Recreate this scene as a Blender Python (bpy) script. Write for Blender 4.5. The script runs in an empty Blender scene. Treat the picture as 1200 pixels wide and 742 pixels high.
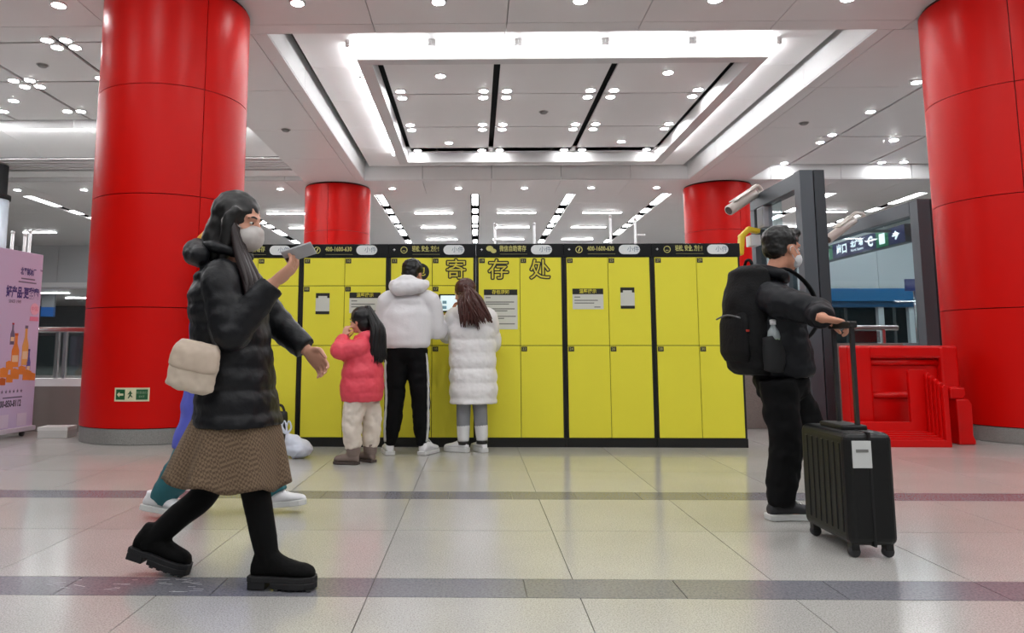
import bpy, bmesh, math, random
from mathutils import Vector, Matrix, noise

# ------------------------------------------------------------------ camera, world, exposure
sc = bpy.context.scene
col = sc.collection
sc.view_settings.view_transform = 'Standard'
sc.view_settings.look = 'None'
sc.view_settings.gamma = 1.0
sc.view_settings.use_curve_mapping = False
sc.view_settings.exposure = 0.85
EYE = 0.93
FPX, PPX, PPY = 870.0, 541.0, 304.0
PITCH = math.atan((408 - PPY) / FPX)
YAW = math.atan((557 - PPX) / FPX)
cam_d = bpy.data.cameras.new('camera')
cam = bpy.data.objects.new('camera', cam_d)
col.objects.link(cam)
cam.location = (0, 0, EYE)
cam.rotation_euler = (math.pi / 2 + PITCH, 0, YAW)
cam_d.sensor_width = 36.0
cam_d.lens = FPX / 1200 * 36
cam_d.shift_x = (600 - PPX) / 1200
cam_d.shift_y = (PPY - 371) / 1200
cam_d.clip_end = 200
sc.camera = cam

world = bpy.data.worlds.new('hall_ambient')
world.use_nodes = True
world.node_tree.nodes['Background'].inputs[0].default_value = (0.9, 0.92, 1.0, 1)
world.node_tree.nodes['Background'].inputs[1].default_value = 0.3
sc.world = world
sc.cycles.sample_clamp_indirect = 6.0

LAMP = 60.0          # radiance of a downlight lens
NEAR = 290.0         # radiance of the brightened lamps over the near bay and the added side lamps
TUBE = 14.0          # radiance of the long tubes

_f = Vector((-math.sin(YAW) * math.cos(PITCH), math.cos(YAW) * math.cos(PITCH), math.sin(PITCH)))
_r = Vector((math.cos(YAW), math.sin(YAW), 0))
_u = _r.cross(_f)
def at(x, y, Y):
    """point of the place seen at photo pixel (x, y) that lies at depth Y"""
    d = _f + _r * ((x - PPX) / FPX) - _u * ((y - PPY) / FPX)
    return Vector((0, 0, EYE)) + d * (Y / d.y)
def atz(x, y, z=0.0):
    d = _f + _r * ((x - PPX) / FPX) - _u * ((y - PPY) / FPX)
    return Vector((0, 0, EYE)) + d * ((z - EYE) / d.z)

# ------------------------------------------------------------------ materials
MATS = {}
def srgb(r, g, b):
    f = lambda c: ((c / 255 + 0.055) / 1.055) ** 2.4 if c > 10 else c / 255 / 12.92
    return (f(r), f(g), f(b), 1.0)
def mat(name, rgb, rough=0.5, metal=0.0, emit=0.0, spec=0.5, noise_amt=0.0, noise_scale=20.0, bump=0.0, bump_scale=60.0, coat=0.0, emit_rgb=None, sheen=0.0):
    if name in MATS: return MATS[name]
    m = bpy.data.materials.new(name); m.use_nodes = True
    nt = m.node_tree; b = nt.nodes['Principled BSDF']
    c = srgb(*rgb)
    b.inputs['Base Color'].default_value = c
    b.inputs['Roughness'].default_value = rough
    b.inputs['Metallic'].default_value = metal
    b.inputs['Specular IOR Level'].default_value = spec
    b.inputs['Coat Weight'].default_value = coat
    b.inputs['Sheen Weight'].default_value = sheen
    if emit > 0:
        b.inputs['Emission Color'].default_value = srgb(*(emit_rgb or rgb))
        b.inputs['Emission Strength'].default_value = emit
    if noise_amt > 0 or bump > 0:
        tc = nt.nodes.new('ShaderNodeTexCoord')
    if noise_amt > 0:
        n = nt.nodes.new('ShaderNodeTexNoise'); n.inputs['Scale'].default_value = noise_scale; n.inputs['Detail'].default_value = 4
        nt.links.new(tc.outputs['Object'], n.inputs['Vector'])
        mx = nt.nodes.new('ShaderNodeMix'); mx.data_type = 'RGBA'
        mx.inputs[6].default_value = tuple(max(0, v * (1 - noise_amt)) for v in c[:3]) + (1,)
        mx.inputs[7].default_value = tuple(min(1, v * (1 + noise_amt)) for v in c[:3]) + (1,)
        nt.links.new(n.outputs['Fac'], mx.inputs[0]); nt.links.new(mx.outputs[2], b.inputs['Base Color'])
    if bump > 0:
        n2 = nt.nodes.new('ShaderNodeTexNoise'); n2.inputs['Scale'].default_value = bump_scale; n2.inputs['Detail'].default_value = 3
        nt.links.new(tc.outputs['Object'], n2.inputs['Vector'])
        bp = nt.nodes.new('ShaderNodeBump'); bp.inputs['Strength'].default_value = bump; bp.inputs['Distance'].default_value = 0.01
        nt.links.new(n2.outputs['Fac'], bp.inputs['Height']); nt.links.new(bp.outputs['Normal'], b.inputs['Normal'])
    MATS[name] = m
    return m
def granite(name, light, dark, rough=0.2, scale=140.0, spec=0.5, world_coords=True):
    if name in MATS: return MATS[name]
    m = bpy.data.materials.new(name); m.use_nodes = True
    nt = m.node_tree; b = nt.nodes['Principled BSDF']
    b.inputs['Roughness'].default_value = rough; b.inputs['Specular IOR Level'].default_value = spec
    g = nt.nodes.new('ShaderNodeNewGeometry')
    v = nt.nodes.new('ShaderNodeTexVoronoi'); v.inputs['Scale'].default_value = scale
    n = nt.nodes.new('ShaderNodeTexNoise'); n.inputs['Scale'].default_value = scale * 0.55; n.inputs['Detail'].default_value = 5
    n3 = nt.nodes.new('ShaderNodeTexNoise'); n3.inputs['Scale'].default_value = 1.7; n3.inputs['Detail'].default_value = 3
    for q in (v, n, n3): nt.links.new(g.outputs['Position'], q.inputs['Vector'])
    r = nt.nodes.new('ShaderNodeValToRGB')
    r.color_ramp.elements[0].position = 0.36; r.color_ramp.elements[0].color = srgb(*dark)
    r.color_ramp.elements[1].position = 0.55; r.color_ramp.elements[1].color = srgb(*light)
    nt.links.new(n.outputs['Fac'], r.inputs['Fac'])
    mx = nt.nodes.new('ShaderNodeMix'); mx.data_type = 'RGBA'; mx.blend_type = 'MULTIPLY'; mx.inputs[0].default_value = 0.25
    nt.links.new(r.outputs['Color'], mx.inputs[6]); nt.links.new(v.outputs['Distance'], mx.inputs[7])
    mx2 = nt.nodes.new('ShaderNodeMix'); mx2.data_type = 'RGBA'; mx2.blend_type = 'OVERLAY'; mx2.inputs[0].default_value = 0.12
    nt.links.new(mx.outputs[2], mx2.inputs[6]); nt.links.new(n3.outputs['Fac'], mx2.inputs[7])
    nt.links.new(mx2.outputs[2], b.inputs['Base Color'])
    MATS[name] = m
    return m
def glass_mat(name, tint, alpha=0.12, rough=0.02):
    if name in MATS: return MATS[name]
    m = bpy.data.materials.new(name); m.use_nodes = True
    nt = m.node_tree
    for n in list(nt.nodes): nt.nodes.remove(n)
    o = nt.nodes.new('ShaderNodeOutputMaterial'); t = nt.nodes.new('ShaderNodeBsdfTransparent'); g = nt.nodes.new('ShaderNodeBsdfGlossy')
    t.inputs[0].default_value = srgb(*tint); g.inputs['Roughness'].default_value = rough
    lw = nt.nodes.new('ShaderNodeLayerWeight'); lw.inputs[0].default_value = 0.5
    fr = nt.nodes.new('ShaderNodeMath'); fr.operation = 'POWER'; fr.inputs[1].default_value = 5.0
    nt.links.new(lw.outputs['Facing'], fr.inputs[0])
    ad = nt.nodes.new('ShaderNodeMath'); ad.operation = 'ADD'; ad.inputs[1].default_value = alpha; ad.use_clamp = True
    mx = nt.nodes.new('ShaderNodeMixShader')
    nt.links.new(fr.outputs[0], ad.inputs[0]); nt.links.new(ad.outputs[0], mx.inputs[0])
    nt.links.new(t.outputs[0], mx.inputs[1]); nt.links.new(g.outputs[0], mx.inputs[2]); nt.links.new(mx.outputs[0], o.inputs[0])
    MATS[name] = m
    return m

# ------------------------------------------------------------------ object helpers
def org(o):
    v = Vector((0, 0, 0))
    while o is not None:
        v += o.location; o = o.parent
    return v
def tag(o, label=None, cat=None, group=None, kind=None):
    if label: o['label'] = label
    if cat: o['category'] = cat
    if group: o['group'] = group
    if kind: o['kind'] = kind
    return o
def thing(name, loc, label=None, cat=None, group=None, kind=None, rz=0.0):
    o = bpy.data.objects.new(name, None); col.objects.link(o)
    o.location = loc; o.rotation_euler = (0, 0, rz); o.empty_display_size = 0.1
    return tag(o, label, cat, group, kind)
def link_mesh(name, me, parent=None, loc=(0, 0, 0), rot=(0, 0, 0)):
    o = bpy.data.objects.new(name, me); col.objects.link(o)
    o.parent = parent; o.location = loc; o.rotation_euler = rot
    return o
def copy_tree(o, parent=None):
    c = o.copy(); col.objects.link(c); c.parent = parent
    for ch in o.children: copy_tree(ch, c)
    return c

class MB:
    def __init__(self): self.v = []; self.f = []
    def add(self, vs, fs):
        n = len(self.v); self.v += [tuple(p) for p in vs]; self.f += [tuple(i + n for i in q) for q in fs]; return self
    def box(self, x0, x1, y0, y1, z0, z1):
        return self.add([(x0,y0,z0),(x1,y0,z0),(x1,y1,z0),(x0,y1,z0),(x0,y0,z1),(x1,y0,z1),(x1,y1,z1),(x0,y1,z1)],
                        [(0,3,2,1),(4,5,6,7),(0,1,5,4),(1,2,6,5),(2,3,7,6),(3,0,4,7)])
    def obox(self, c, sx, sy, sz, R):
        pts = [Vector(c) + R @ Vector((a*sx/2, b*sy/2, d*sz/2)) for d in (-1,1) for a,b in ((-1,-1),(1,-1),(1,1),(-1,1))]
        return self.add(pts, [(0,3,2,1),(4,5,6,7),(0,1,5,4),(1,2,6,5),(2,3,7,6),(3,0,4,7)])
    def prism(self, poly, z0, z1):      # poly in xy
        n = len(poly)
        vs = [(x,y,z0) for x,y in poly] + [(x,y,z1) for x,y in poly]
        return self.add(vs, [tuple(range(n-1,-1,-1)), tuple(range(n,2*n))] + [(i,(i+1)%n,n+(i+1)%n,n+i) for i in range(n)])
    def prism_y(self, poly, y0, y1):    # poly in xz, extruded along y
        n = len(poly)
        vs = [(x,y0,z) for x,z in poly] + [(x,y1,z) for x,z in poly]
        return self.add(vs, [tuple(range(n)), tuple(range(2*n-1,n-1,-1))] + [((i+1)%n,i,n+i,n+(i+1)%n) for i in range(n)])
    def prism_x(self, poly, x0, x1):    # poly in yz, extruded along x
        n = len(poly)
        vs = [(x0,y,z) for y,z in poly] + [(x1,y,z) for y,z in poly]
        return self.add(vs, [tuple(range(n-1,-1,-1)), tuple(range(n,2*n))] + [(i,(i+1)%n,n+(i+1)%n,n+i) for i in range(n)])
    def rings(self, rs, seg=16, cap=True):   # rs: list of (centre, a-vector, b-vector)
        vs = []; n = len(rs)
        for c, a, b in rs:
            for i in range(seg):
                t = 2*math.pi*i/seg
                vs.append(Vector(c) + Vector(a)*math.cos(t) + Vector(b)*math.sin(t))
        fs = [(k*seg+i, k*seg+(i+1)%seg, (k+1)*seg+(i+1)%seg, (k+1)*seg+i) for k in range(n-1) for i in range(seg)]
        if cap: fs += [tuple(range(seg-1,-1,-1)), tuple((n-1)*seg+i for i in range(seg))]
        return self.add(vs, fs)
    def tube(self, pts, r, seg=12, flat=1.0, sub=1, bulge=None, up=None, round_ends=False):
        """limb along pts; r number or list; flat squeezes the second axis; bulge=(pitch, amp) puffs it"""
        P = [Vector(p) for p in pts]
        R = list(r) if isinstance(r, (list, tuple)) else [r]*len(P)
        if sub > 1:
            P2, R2 = [], []
            for i in range(len(P)-1):
                p0 = P[max(0,i-1)]; p1 = P[i]; p2 = P[i+1]; p3 = P[min(len(P)-1,i+2)]
                for k in range(sub):
                    t = k/sub
                    q = 0.5*((2*p1)+(p2-p0)*t+(2*p0-5*p1+4*p2-p3)*t*t+(3*p1-p0-3*p2+p3)*t**3)
                    P2.append(q); s = t*t*(3-2*t); R2.append(R[i]*(1-s)+R[i+1]*s)
            P2.append(P[-1]); R2.append(R[-1]); P, R = P2, R2
        if round_ends:
            d0 = (P[0]-P[1]).normalized(); d1 = (P[-1]-P[-2]).normalized()
            a = [(P[0]+d0*R[0]*q, R[0]*math.sqrt(max(0.0,1-q*q))) for q in (0.97,0.75,0.4)]
            b = [(P[-1]+d1*R[-1]*q, R[-1]*math.sqrt(max(0.0,1-q*q))) for q in (0.4,0.75,0.97)]
            P = [q[0] for q in a]+P+[q[0] for q in b]; R = [q[1] for q in a]+R+[q[1] for q in b]
        rs = []; prev = Vector(up) if up is not None else None; s = 0.0
        for i in range(len(P)):
            t = (P[min(i+1,len(P)-1)]-P[max(i-1,0)])
            if t.length < 1e-9: t = Vector((0,0,1))
            t.normalize()
            if prev is None: prev = Vector((1,0,0)) if abs(t.x) < 0.8 else Vector((0,1,0))
            a = prev - t*prev.dot(t)
            if a.length < 1e-6: a = t.orthogonal()
            a.normalize(); b = t.cross(a); prev = a
            if i: s += (P[i]-P[i-1]).length
            k = R[i]
            if bulge: k *= 1 - bulge[1] + bulge[1]*math.sqrt(abs(math.sin(math.pi*s/bulge[0])))
            rs.append((P[i], a*k, b*k*flat))
        return self.rings(rs, seg)
    def ell(self, c, rx, ry, rz, R=None, seg=16, n=9):
        R = R or Matrix.Identity(3); rs = []
        for k in range(n):
            t = -math.pi/2 + math.pi*(k+0.12)/(n-1+0.24)
            rs.append((Vector(c)+R@Vector((0,0,rz*math.sin(t))), R@Vector((rx*math.cos(t),0,0)), R@Vector((0,ry*math.cos(t),0))))
        return self.rings(rs, seg)
    def lathe(self, prof, c=(0,0,0), seg=24, axis=None):
        """prof: (r, z) from bottom to top, capped"""
        A = Matrix.Identity(3) if axis is None else Vector((0,0,1)).rotation_difference(Vector(axis)).to_matrix()
        return self.rings([(Vector(c)+A@Vector((0,0,z)), A@Vector((r,0,0)), A@Vector((0,r,0))) for r,z in prof], seg)
    def mesh(self, name, m=None, smooth=False, off=(0,0,0)):
        me = bpy.data.meshes.new(name)
        ox,oy,oz = off
        me.from_pydata([(x-ox,y-oy,z-oz) for x,y,z in self.v], [], self.f)
        if m is not None: me.materials.append(m)
        if smooth: me.polygons.foreach_set('use_smooth', [True]*len(me.polygons))
        me.update()
        return me
    def build(self, name, m, parent=None, smooth=False, bevel=0.0, world=True, seg=2, base=False):
        """vertices are in world space (world=True) or in the parent's space; base=True puts a top-level mesh's origin at its own base"""
        off = org(parent) if (parent is not None and world) else Vector((0,0,0))
        loc = (0,0,0)
        if base:
            xs=[p[0] for p in self.v]; ys=[p[1] for p in self.v]; zs=[p[2] for p in self.v]
            off = Vector(((min(xs)+max(xs))/2,(min(ys)+max(ys))/2,min(zs))); loc = off
        me = self.mesh(name, m, smooth, off)
        o = link_mesh(name, me, parent, loc)
        if bevel > 0:
            bm = bmesh.new(); bm.from_mesh(me)
            ed = [e for e in bm.edges if len(e.link_faces)==2 and e.calc_face_angle(0) > 0.5]
            bmesh.ops.bevel(bm, geom=ed, offset=bevel, segments=seg, affect='EDGES', profile=0.5, clamp_overlap=True)
            bm.to_mesh(me); bm.free()
        return o
def remesh(mb, name, m, parent, voxel=0.012, smooth_it=4, folds=0.0, fold_scale=9.0, seed=0, fold_fn=None):
    """fuse overlapping closed shapes into one continuous surface"""
    tmp = bpy.data.objects.new('tmp', mb.mesh('tmp')); col.objects.link(tmp)
    r = tmp.modifiers.new('r', 'REMESH'); r.mode = 'VOXEL'; r.voxel_size = voxel; r.use_smooth_shade = True
    if smooth_it:
        s = tmp.modifiers.new('s', 'SMOOTH'); s.iterations = smooth_it; s.factor = 0.5
    dg = bpy.context.evaluated_depsgraph_get()
    me = bpy.data.meshes.new_from_object(tmp.evaluated_get(dg)); me.name = name
    old = tmp.data; bpy.data.objects.remove(tmp); bpy.data.meshes.remove(old)
    off = org(parent)
    nrm = [v.normal.copy() for v in me.vertices]
    for i, v in enumerate(me.vertices):
        d = 0.0
        if folds:
            p = v.co*fold_scale + Vector((seed*7.3, seed*1.7, 0))
            d = folds*(noise.noise(p) + 0.5*noise.noise(p*2.1))
        if fold_fn: d += fold_fn(v.co)
        v.co = v.co + nrm[i]*d - off
    me.materials.clear(); me.materials.append(m)
    me.polygons.foreach_set('use_smooth', [True]*len(me.polygons)); me.update()
    return link_mesh(name, me, parent)
FONT = bpy.data.fonts.load('<builtin>')
_tc = {}
def text_mesh(s, size, depth=0.001, bold=0.0, align='CENTER'):
    key = (s, size, depth, bold, align)
    if key in _tc: return _tc[key]
    cu = bpy.data.curves.new('lettering', 'FONT'); cu.font = FONT
    cu.body = s; cu.size = size; cu.extrude = depth; cu.align_x = align; cu.align_y = 'CENTER'; cu.offset = bold; cu.resolution_u = 2
    o = bpy.data.objects.new('tmp', cu); col.objects.link(o)
    dg = bpy.context.evaluated_depsgraph_get()
    me = bpy.data.meshes.new_from_object(o.evaluated_get(dg)); me.name = 'lettering'
    bpy.data.objects.remove(o); bpy.data.curves.remove(cu)
    _tc[key] = me
    return me
def text(s, size, m, parent, pos, rot=(math.pi/2, 0, 0), depth=0.001, bold=0.0, align='CENTER', world=True, name='lettering', fit=None):
    me = text_mesh(s, size, depth, bold, align).copy()
    if fit:
        xs = [v.co.x for v in me.vertices]
        if xs:
            k = fit/max(1e-6, max(xs)-min(xs))
            for v in me.vertices: v.co.x *= k
    me.materials.clear(); me.materials.append(m)
    p = Vector(pos) - (org(parent) if world else Vector((0,0,0)))
    return link_mesh(name, me, parent, p, rot)
def struct(name, label, loc=(0,0,0)):
    return thing(name, loc, label, None, None, 'structure')
# ================================================================== LARGE STRUCTURE
M_floor = granite('polished_granite_pale', (201,199,194), (170,168,164), rough=0.17, scale=300, spec=0.6)
M_floor2 = granite('polished_granite_pale_b', (196,194,189), (165,163,159), rough=0.17, scale=300, spec=0.6)
M_strip = granite('granite_dark_strip', (134,134,141), (114,114,121), rough=0.2, scale=170)
M_joint = mat('floor_joint', (140,136,128), 0.7)
M_parapet = granite('granite_parapet', (150,138,132), (116,106,102), rough=0.45, scale=420)
M_pbase = granite('granite_pillar_base', (158,156,152), (118,116,114), rough=0.5, scale=380)
M_ceil = mat('ceiling_panel_grey', (222,220,220), 0.42, spec=0.4, noise_amt=0.015, noise_scale=3)
M_ceilw = mat('ceiling_fascia_white', (236,236,236), 0.45, spec=0.4)
M_ring = mat('ceiling_frame_grey', (200,198,198), 0.42)
M_dark = mat('slot_black', (22,22,24), 0.8)
M_deck = mat('ceiling_void', (40,40,42), 0.9)
M_red = mat('pillar_red_enamel', (208,10,4), 0.36, spec=0.2)
M_redcore = mat('pillar_joint_dark_red', (60,4,4), 0.7)
M_wall = mat('wall_panel_grey', (204,207,210), 0.3, noise_amt=0.03, noise_scale=1.5)
M_walld = mat('wall_dark_grey', (130,134,138), 0.5)
M_lens = mat('lamp_lens', (255,255,255), 0.5, emit=LAMP, emit_rgb=(250,251,253))
M_tube = mat('lamp_tube', (255,255,255), 0.5, emit=TUBE, emit_rgb=(252,253,255))
M_tubef = mat('lamp_tube_far', (255,255,255), 0.5, emit=14.0, emit_rgb=(252,253,255))
M_cove = mat('lamp_tube_cove', (255,255,255), 0.5, emit=70.0, emit_rgb=(252,253,255))
M_trim = mat('lamp_trim', (235,235,235), 0.4)

ZC, ZU, ZF = 4.75, 5.08, 4.85
XL0, XL1, XR0, XR1 = -3.95, -2.54, 4.86, 6.25
YF0, YF1, YB0, YB1 = 6.9, 8.66, 16.7, 18.3

# ---- floor
floor = struct('floor', 'pale grey polished granite tile floor with two dark strips')
MB().box(-30, 30, -10, 42, -0.12, -0.008).build('screed', M_joint, floor)
T = 0.8
rows = [(1.318,2.118),(2.118,2.918),(3.147,3.946),(3.946,4.745),(4.99,5.79),(5.79,6.59),(6.59,7.39),(7.39,8.19)]
tile_me = {}
def tile(x0, x1, y0, y1, m, nm):
    key = (round(x1-x0,3), round(y1-y0,3), m.name)
    if key not in tile_me:
        g = 0.0022; w, d = x1-x0, y1-y0
        tile_me[key] = MB().box(g, w-g, g, d-g, -0.02, 0).mesh(nm, m)
    return link_mesh(nm, tile_me[key], floor, (x0, y0, 0))
rnd = random.Random(4)
for (y0, y1) in rows:
    for k in range(-8, 10):
        x0 = -0.409 + 0.8*k
        if abs(x0+0.4)/max(y0,1.6) > 0.98: continue
        tile(x0, x0+T, y0, y1, M_floor if rnd.random() < 0.6 else M_floor2, 'floor_tile')
for k in range(-12, 16): tile(0.23+0.4*k, 0.63+0.4*k, 4.745, 4.99, M_strip, 'strip_tile')
for k in range(-6, 7): tile(-0.409+0.6*k, 0.191+0.6*k, 2.918, 3.147, M_strip, 'strip_tile')
# the floor beyond the tiles one can tell apart
fm = MB()
fm.box(-30, 30, 8.194, 42, -0.02, -0.001)
fm.box(-30, 30, -10, 1.314, -0.02, -0.001)
fo = fm.build('far_paving', M_floor, floor); fo['kind'] = 'stuff'
sm = MB()
for (y0, y1) in rows:
    ks = [k for k in range(-8,10) if abs(-0.409+0.8*k+0.4)/max(y0,1.6) <= 0.98]
    a = -0.409+0.8*min(ks); b = -0.409+0.8*max(ks)+0.8
    sm.box(-30, a-0.003, y0, y1, -0.02, -0.001); sm.box(b+0.003, 30, y0, y1, -0.02, -0.001)
fo = sm.build('side_paving', M_floor, floor); fo['kind'] = 'stuff'
sm = MB()
sm.box(-30, 0.23-4.8-0.003, 4.745, 4.99, -0.02, -0.001); sm.box(0.23+6.4+0.003, 30, 4.745, 4.99, -0.02, -0.001)
sm.box(-30, -0.409-3.6-0.003, 2.918, 3.147, -0.02, -0.001); sm.box(-0.409+4.2+0.003, 30, 2.918, 3.147, -0.02, -0.001)
fo = sm.build('side_strip', M_strip, floor); fo['kind'] = 'stuff'

# pale scuffs worn into the near strip
rs_ = random.Random(12); scf = MB()
for cx_, n_ in ((75,7),(152,9),(212,16)):
    for i in range(n_):
        a = atz(cx_+rs_.uniform(-22,22), rs_.uniform(679,694)); an = rs_.uniform(-0.5,0.5); ln = rs_.uniform(0.015,0.06); w = rs_.uniform(0.0015,0.004)
        scf.obox((a.x,a.y,0.0002), ln, w, 0.0006, Matrix.Rotation(an,3,'Z'))
scf.build('scuff_mark', mat('scuff_pale',(178,178,182),0.6), floor)

# ---- ceiling
ceil = struct('ceiling', 'grey metal panel ceiling with beams, coffers and dark slots')
MB().box(-30, 30, -10, 42, 5.45, 5.6).build('deck', M_deck, ceil)
G = 0.005
def panel(x0, x1, y0, y1, z, m=None, t=0.03, name='ceiling_panel'):
    return MB().box(x0+G, x1-G, y0+G, y1-G, z, z+t).build(name, m or M_ceil, ceil)
def fascia(x0, x1, y0, y1, z0, z1, m=None):
    return MB().box(x0, x1, y0, y1, z0, z1).build('fascia_panel', m or M_ceilw, ceil)
xj = [0.38+1.59*k for k in range(-9, 10)]
for a, b in zip(xj[:-1], xj[1:]):
    panel(a, b, YF0, 8.4, ZC); panel(a, b, 8.4, YF1, ZC); panel(a, b, YB0, YB1, ZC)
yj = [YF1+k*(YB0-YF1)/4 for k in range(5)]
for a, b in zip(yj[:-1], yj[1:]):
    panel(XL0, -2.74, a, b, ZC); panel(-2.74, XL1, a, b, ZC)
    panel(XR0, 5.06, a, b, ZC); panel(5.06, XR1, a, b, ZC)
# vertical sides of the openings
for a, b in zip(yj[:-1], yj[1:]):
    fascia(XL1-0.03, XL1, a+G, b-G, ZC+0.03, ZU+0.25); fascia(XR0, XR0+0.03, a+G, b-G, ZC+0.03, ZU+0.25)
    fascia(XL0, XL0+0.03, a+G, b-G, ZC+0.03, ZU+0.25); fascia(XR1-0.03, XR1, a+G, b-G, ZC+0.03, ZU+0.25)
for a, b in zip(xj[:-1], xj[1:]):
    fascia(a+G, b-G, YB0, YB0+0.03, ZC+0.03, ZU+0.25); fascia(a+G, b-G, YF1-0.03, YF1, ZC+0.03, ZU+0.25)
    fascia(a+G, b-G, YB1-0.03, YB1, ZC+0.03, ZF+0.3); fascia(a+G, b-G, YF0, YF0+0.03, ZC+0.03, ZU+0.25)
# central coffer: outer tray
RX0, RX1, RY0, RY1, RZ, RW = -1.62, 3.99, 9.75, 15.6, 4.85, 0.19
ty = [YF1+0.02, 10.6, 12.1, 13.6, 15.1]
for a, b in zip(ty[:-1], ty[1:]):
    panel(-2.43, RX0+0.05, a, b, ZU, M_ceilw); panel(RX1-0.05, 4.75, a, b, ZU, M_ceilw)
tx = [-2.43, -0.8, 0.4, 1.6, 2.8, 4.75]
for a, b in zip(tx[:-1], tx[1:]):
    panel(a, b, 15.1, YB0-0.06, ZU, M_ceilw)
for a, b in zip((RX0+0.05, 0.4, 1.6, 2.8), (0.4, 1.6, 2.8, RX1-0.05)): panel(a, b, YF1+0.02, RY0+0.05, ZU, M_ceilw)
MB().box(-2.54, 4.86, 8.66, 16.7, ZU+0.16, ZU+0.2).build('slot_back', M_dark, ceil)
# central coffer: hanging frame
fr = MB()
for (a, b, c, d) in ((RX0,RX1,RY0,RY0+RW),(RX0,RX1,RY1-RW,RY1),(RX0,RX0+RW,RY0+RW,RY1-RW),(RX1-RW,RX1,RY0+RW,RY1-RW)):
    MB().box(a, b, c, d, RZ, ZU).build('coffer_frame_rail', M_ring, ceil, bevel=0.004)
# central coffer: inner panels with black slots
sx = [-1.40, 0.33, 2.06, 3.79]
y1_, y2_ = atz(600,110,ZU).y, atz(600,148.5,ZU).y
sy = [RY0+RW, y1_, y2_, RY1-RW-0.02]
for i in range(3):
    for j in range(3):
        panel(sx[i]+0.045, sx[i+1]-0.045, sy[j]+0.012, sy[j+1]-0.012, ZU)
# left side bay
lx = [-12.5, -11.1, -9.75, -8.4, -7.03, -5.68, -4.0]
ly = [YF1+0.1, atz(50,50,ZU).y, atz(50,96,ZU).y, 13.08]
for i in range(6):
    for j in range(3): panel(lx[i]+0.025, lx[i+1]-0.025, ly[j]+0.02, ly[j+1]-0.02, ZU)
MB().box(-12.5, -3.95, 8.66, 16.7, ZU+0.16, ZU+0.2).build('slot_back', M_dark, ceil)
for k in range(5):
    a, b = -12.4+1.68*k, -12.4+1.68*(k+1)
    fascia(a, b-0.01, 13.1, 13.13, 4.94, ZU+0.1)
    MB().add([(a,13.5,5.06),(b-0.008,13.5,5.06),(b-0.008,15.05,4.9),(a,15.05,4.9),(a,13.5,5.09),(b-0.008,13.5,5.09),(b-0.008,15.05,4.93),(a,15.05,4.93)],
             [(0,3,2,1),(4,5,6,7),(0,1,5,4),(1,2,6,5),(2,3,7,6),(3,0,4,7)]).build('sloped_panel', M_ceilw, ceil)
    panel(a, b, 16.1, 16.69, 4.86, M_ceilw)
for k in range(5):
    MB().box(-12.4, -4.0, 15.1+0.2*k, 15.22+0.2*k, 4.88, 4.9).build('louvre_blade', M_ceil, ceil)
# right side bay
rx = [6.3, 7.15, 8.9, 10.6, 12.3, 14.0]
ry = [YF1+0.05, 11.3, atz(1030,160,ZU).y, YB0-0.05]
for i in range(5):
    for j in range(3): panel(rx[i]+0.02, rx[i+1]-0.02, ry[j]+0.02, ry[j+1]-0.02, ZU)
MB().box(6.25, 14, 8.66, 16.7, ZU+0.16, ZU+0.2).build('slot_back', M_dark, ceil)
# ceiling of the hall beyond, with deep black slots running away
fs = [-16, -11.65, -6.7, -2.48, 0.0, 2.45, 4.9, 9.1, 11.4, 16]
fy = [18.32, 19.9, 21.2, 22.5, 23.8, 25.1, 26.5, 28.0]
for i in range(len(fs)-1):
    for j in range(len(fy)-1):
        panel(fs[i]+(0.12 if i else 0), fs[i+1]-(0.12 if i < len(fs)-2 else 0), fy[j], fy[j+1], ZF)
MB().box(-16, 16, 18.3, 28, ZF+0.14, ZF+0.16).build('slot_back', M_dark, ceil)
# bay over the camera
for a in range(-4, 5):
    for b in range(5): panel(0.4+3.2*a-1.6, 0.4+3.2*a+1.6, -9+3.18*b, -9+3.18*(b+1), ZU)
# the hall outside the coffers, past the picture's edges
for x0, x1 in ((-30, -16), (16, 30)): panel(x0, x1, 18.3, 28, ZF)
for x0, x1 in ((-30, -12.6), (14.1, 30)): panel(x0, x1, 8.66, 16.7, ZC)
for x0, x1 in ((-30, -13.95), (14.7, 30)): panel(x0, x1, 6.9, 8.66, ZC); panel(x0, x1, 16.7, 18.3, ZC)
for x0, x1 in ((-30, -14.1), (14.8, 30)): panel(x0, x1, -9, 6.9, ZU)

# ---- outer walls and the storey behind
wb = struct('wall_back', 'grey glazed panel wall high above the far opening')
for k in range(-18, 18):
    MB().box(1.6*k+0.006, 1.6*(k+1)-0.006, 28.0, 28.1, 3.42, 4.9).build('wall_panel', M_wall, wb)
MB().box(-29, 29, 27.9, 28.0, 3.25, 3.41).build('lintel', M_ceilw, wb)
MB().box(-29, 29, 28.1, 40, 3.2, 3.25).build('soffit', M_ceil, ceil)
we = MB().box(-29, 29, 40, 40.1, 0, 3.25).build('wall_end', M_walld); tag(we, 'dark grey end wall deep inside the low far opening', None, None, 'structure')
for nm, x in (('wall_nib', -29), ('wall_nib', 29)): tag(MB().box(x-0.05, x+0.05, 28.1, 40, 0, 3.25).build(nm, M_walld), 'dark return wall of the low far opening', None, None, 'structure')
for nm, b in (('wall_left', (-30.1,-30,-10,42,0,5.6)), ('wall_right', (30,30.1,-10,42,0,5.6)), ('wall_front', (-30,30,-10.1,-10,0,5.6))):
    w = MB().box(*b).build(nm, M_wall); tag(w, {'wall_left':'plain grey panel wall closing the hall at the banner side','wall_right':'plain grey panel wall closing the hall at the barrier side','wall_front':'plain grey panel wall behind the viewer'}[nm], None, None, 'structure')

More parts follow.
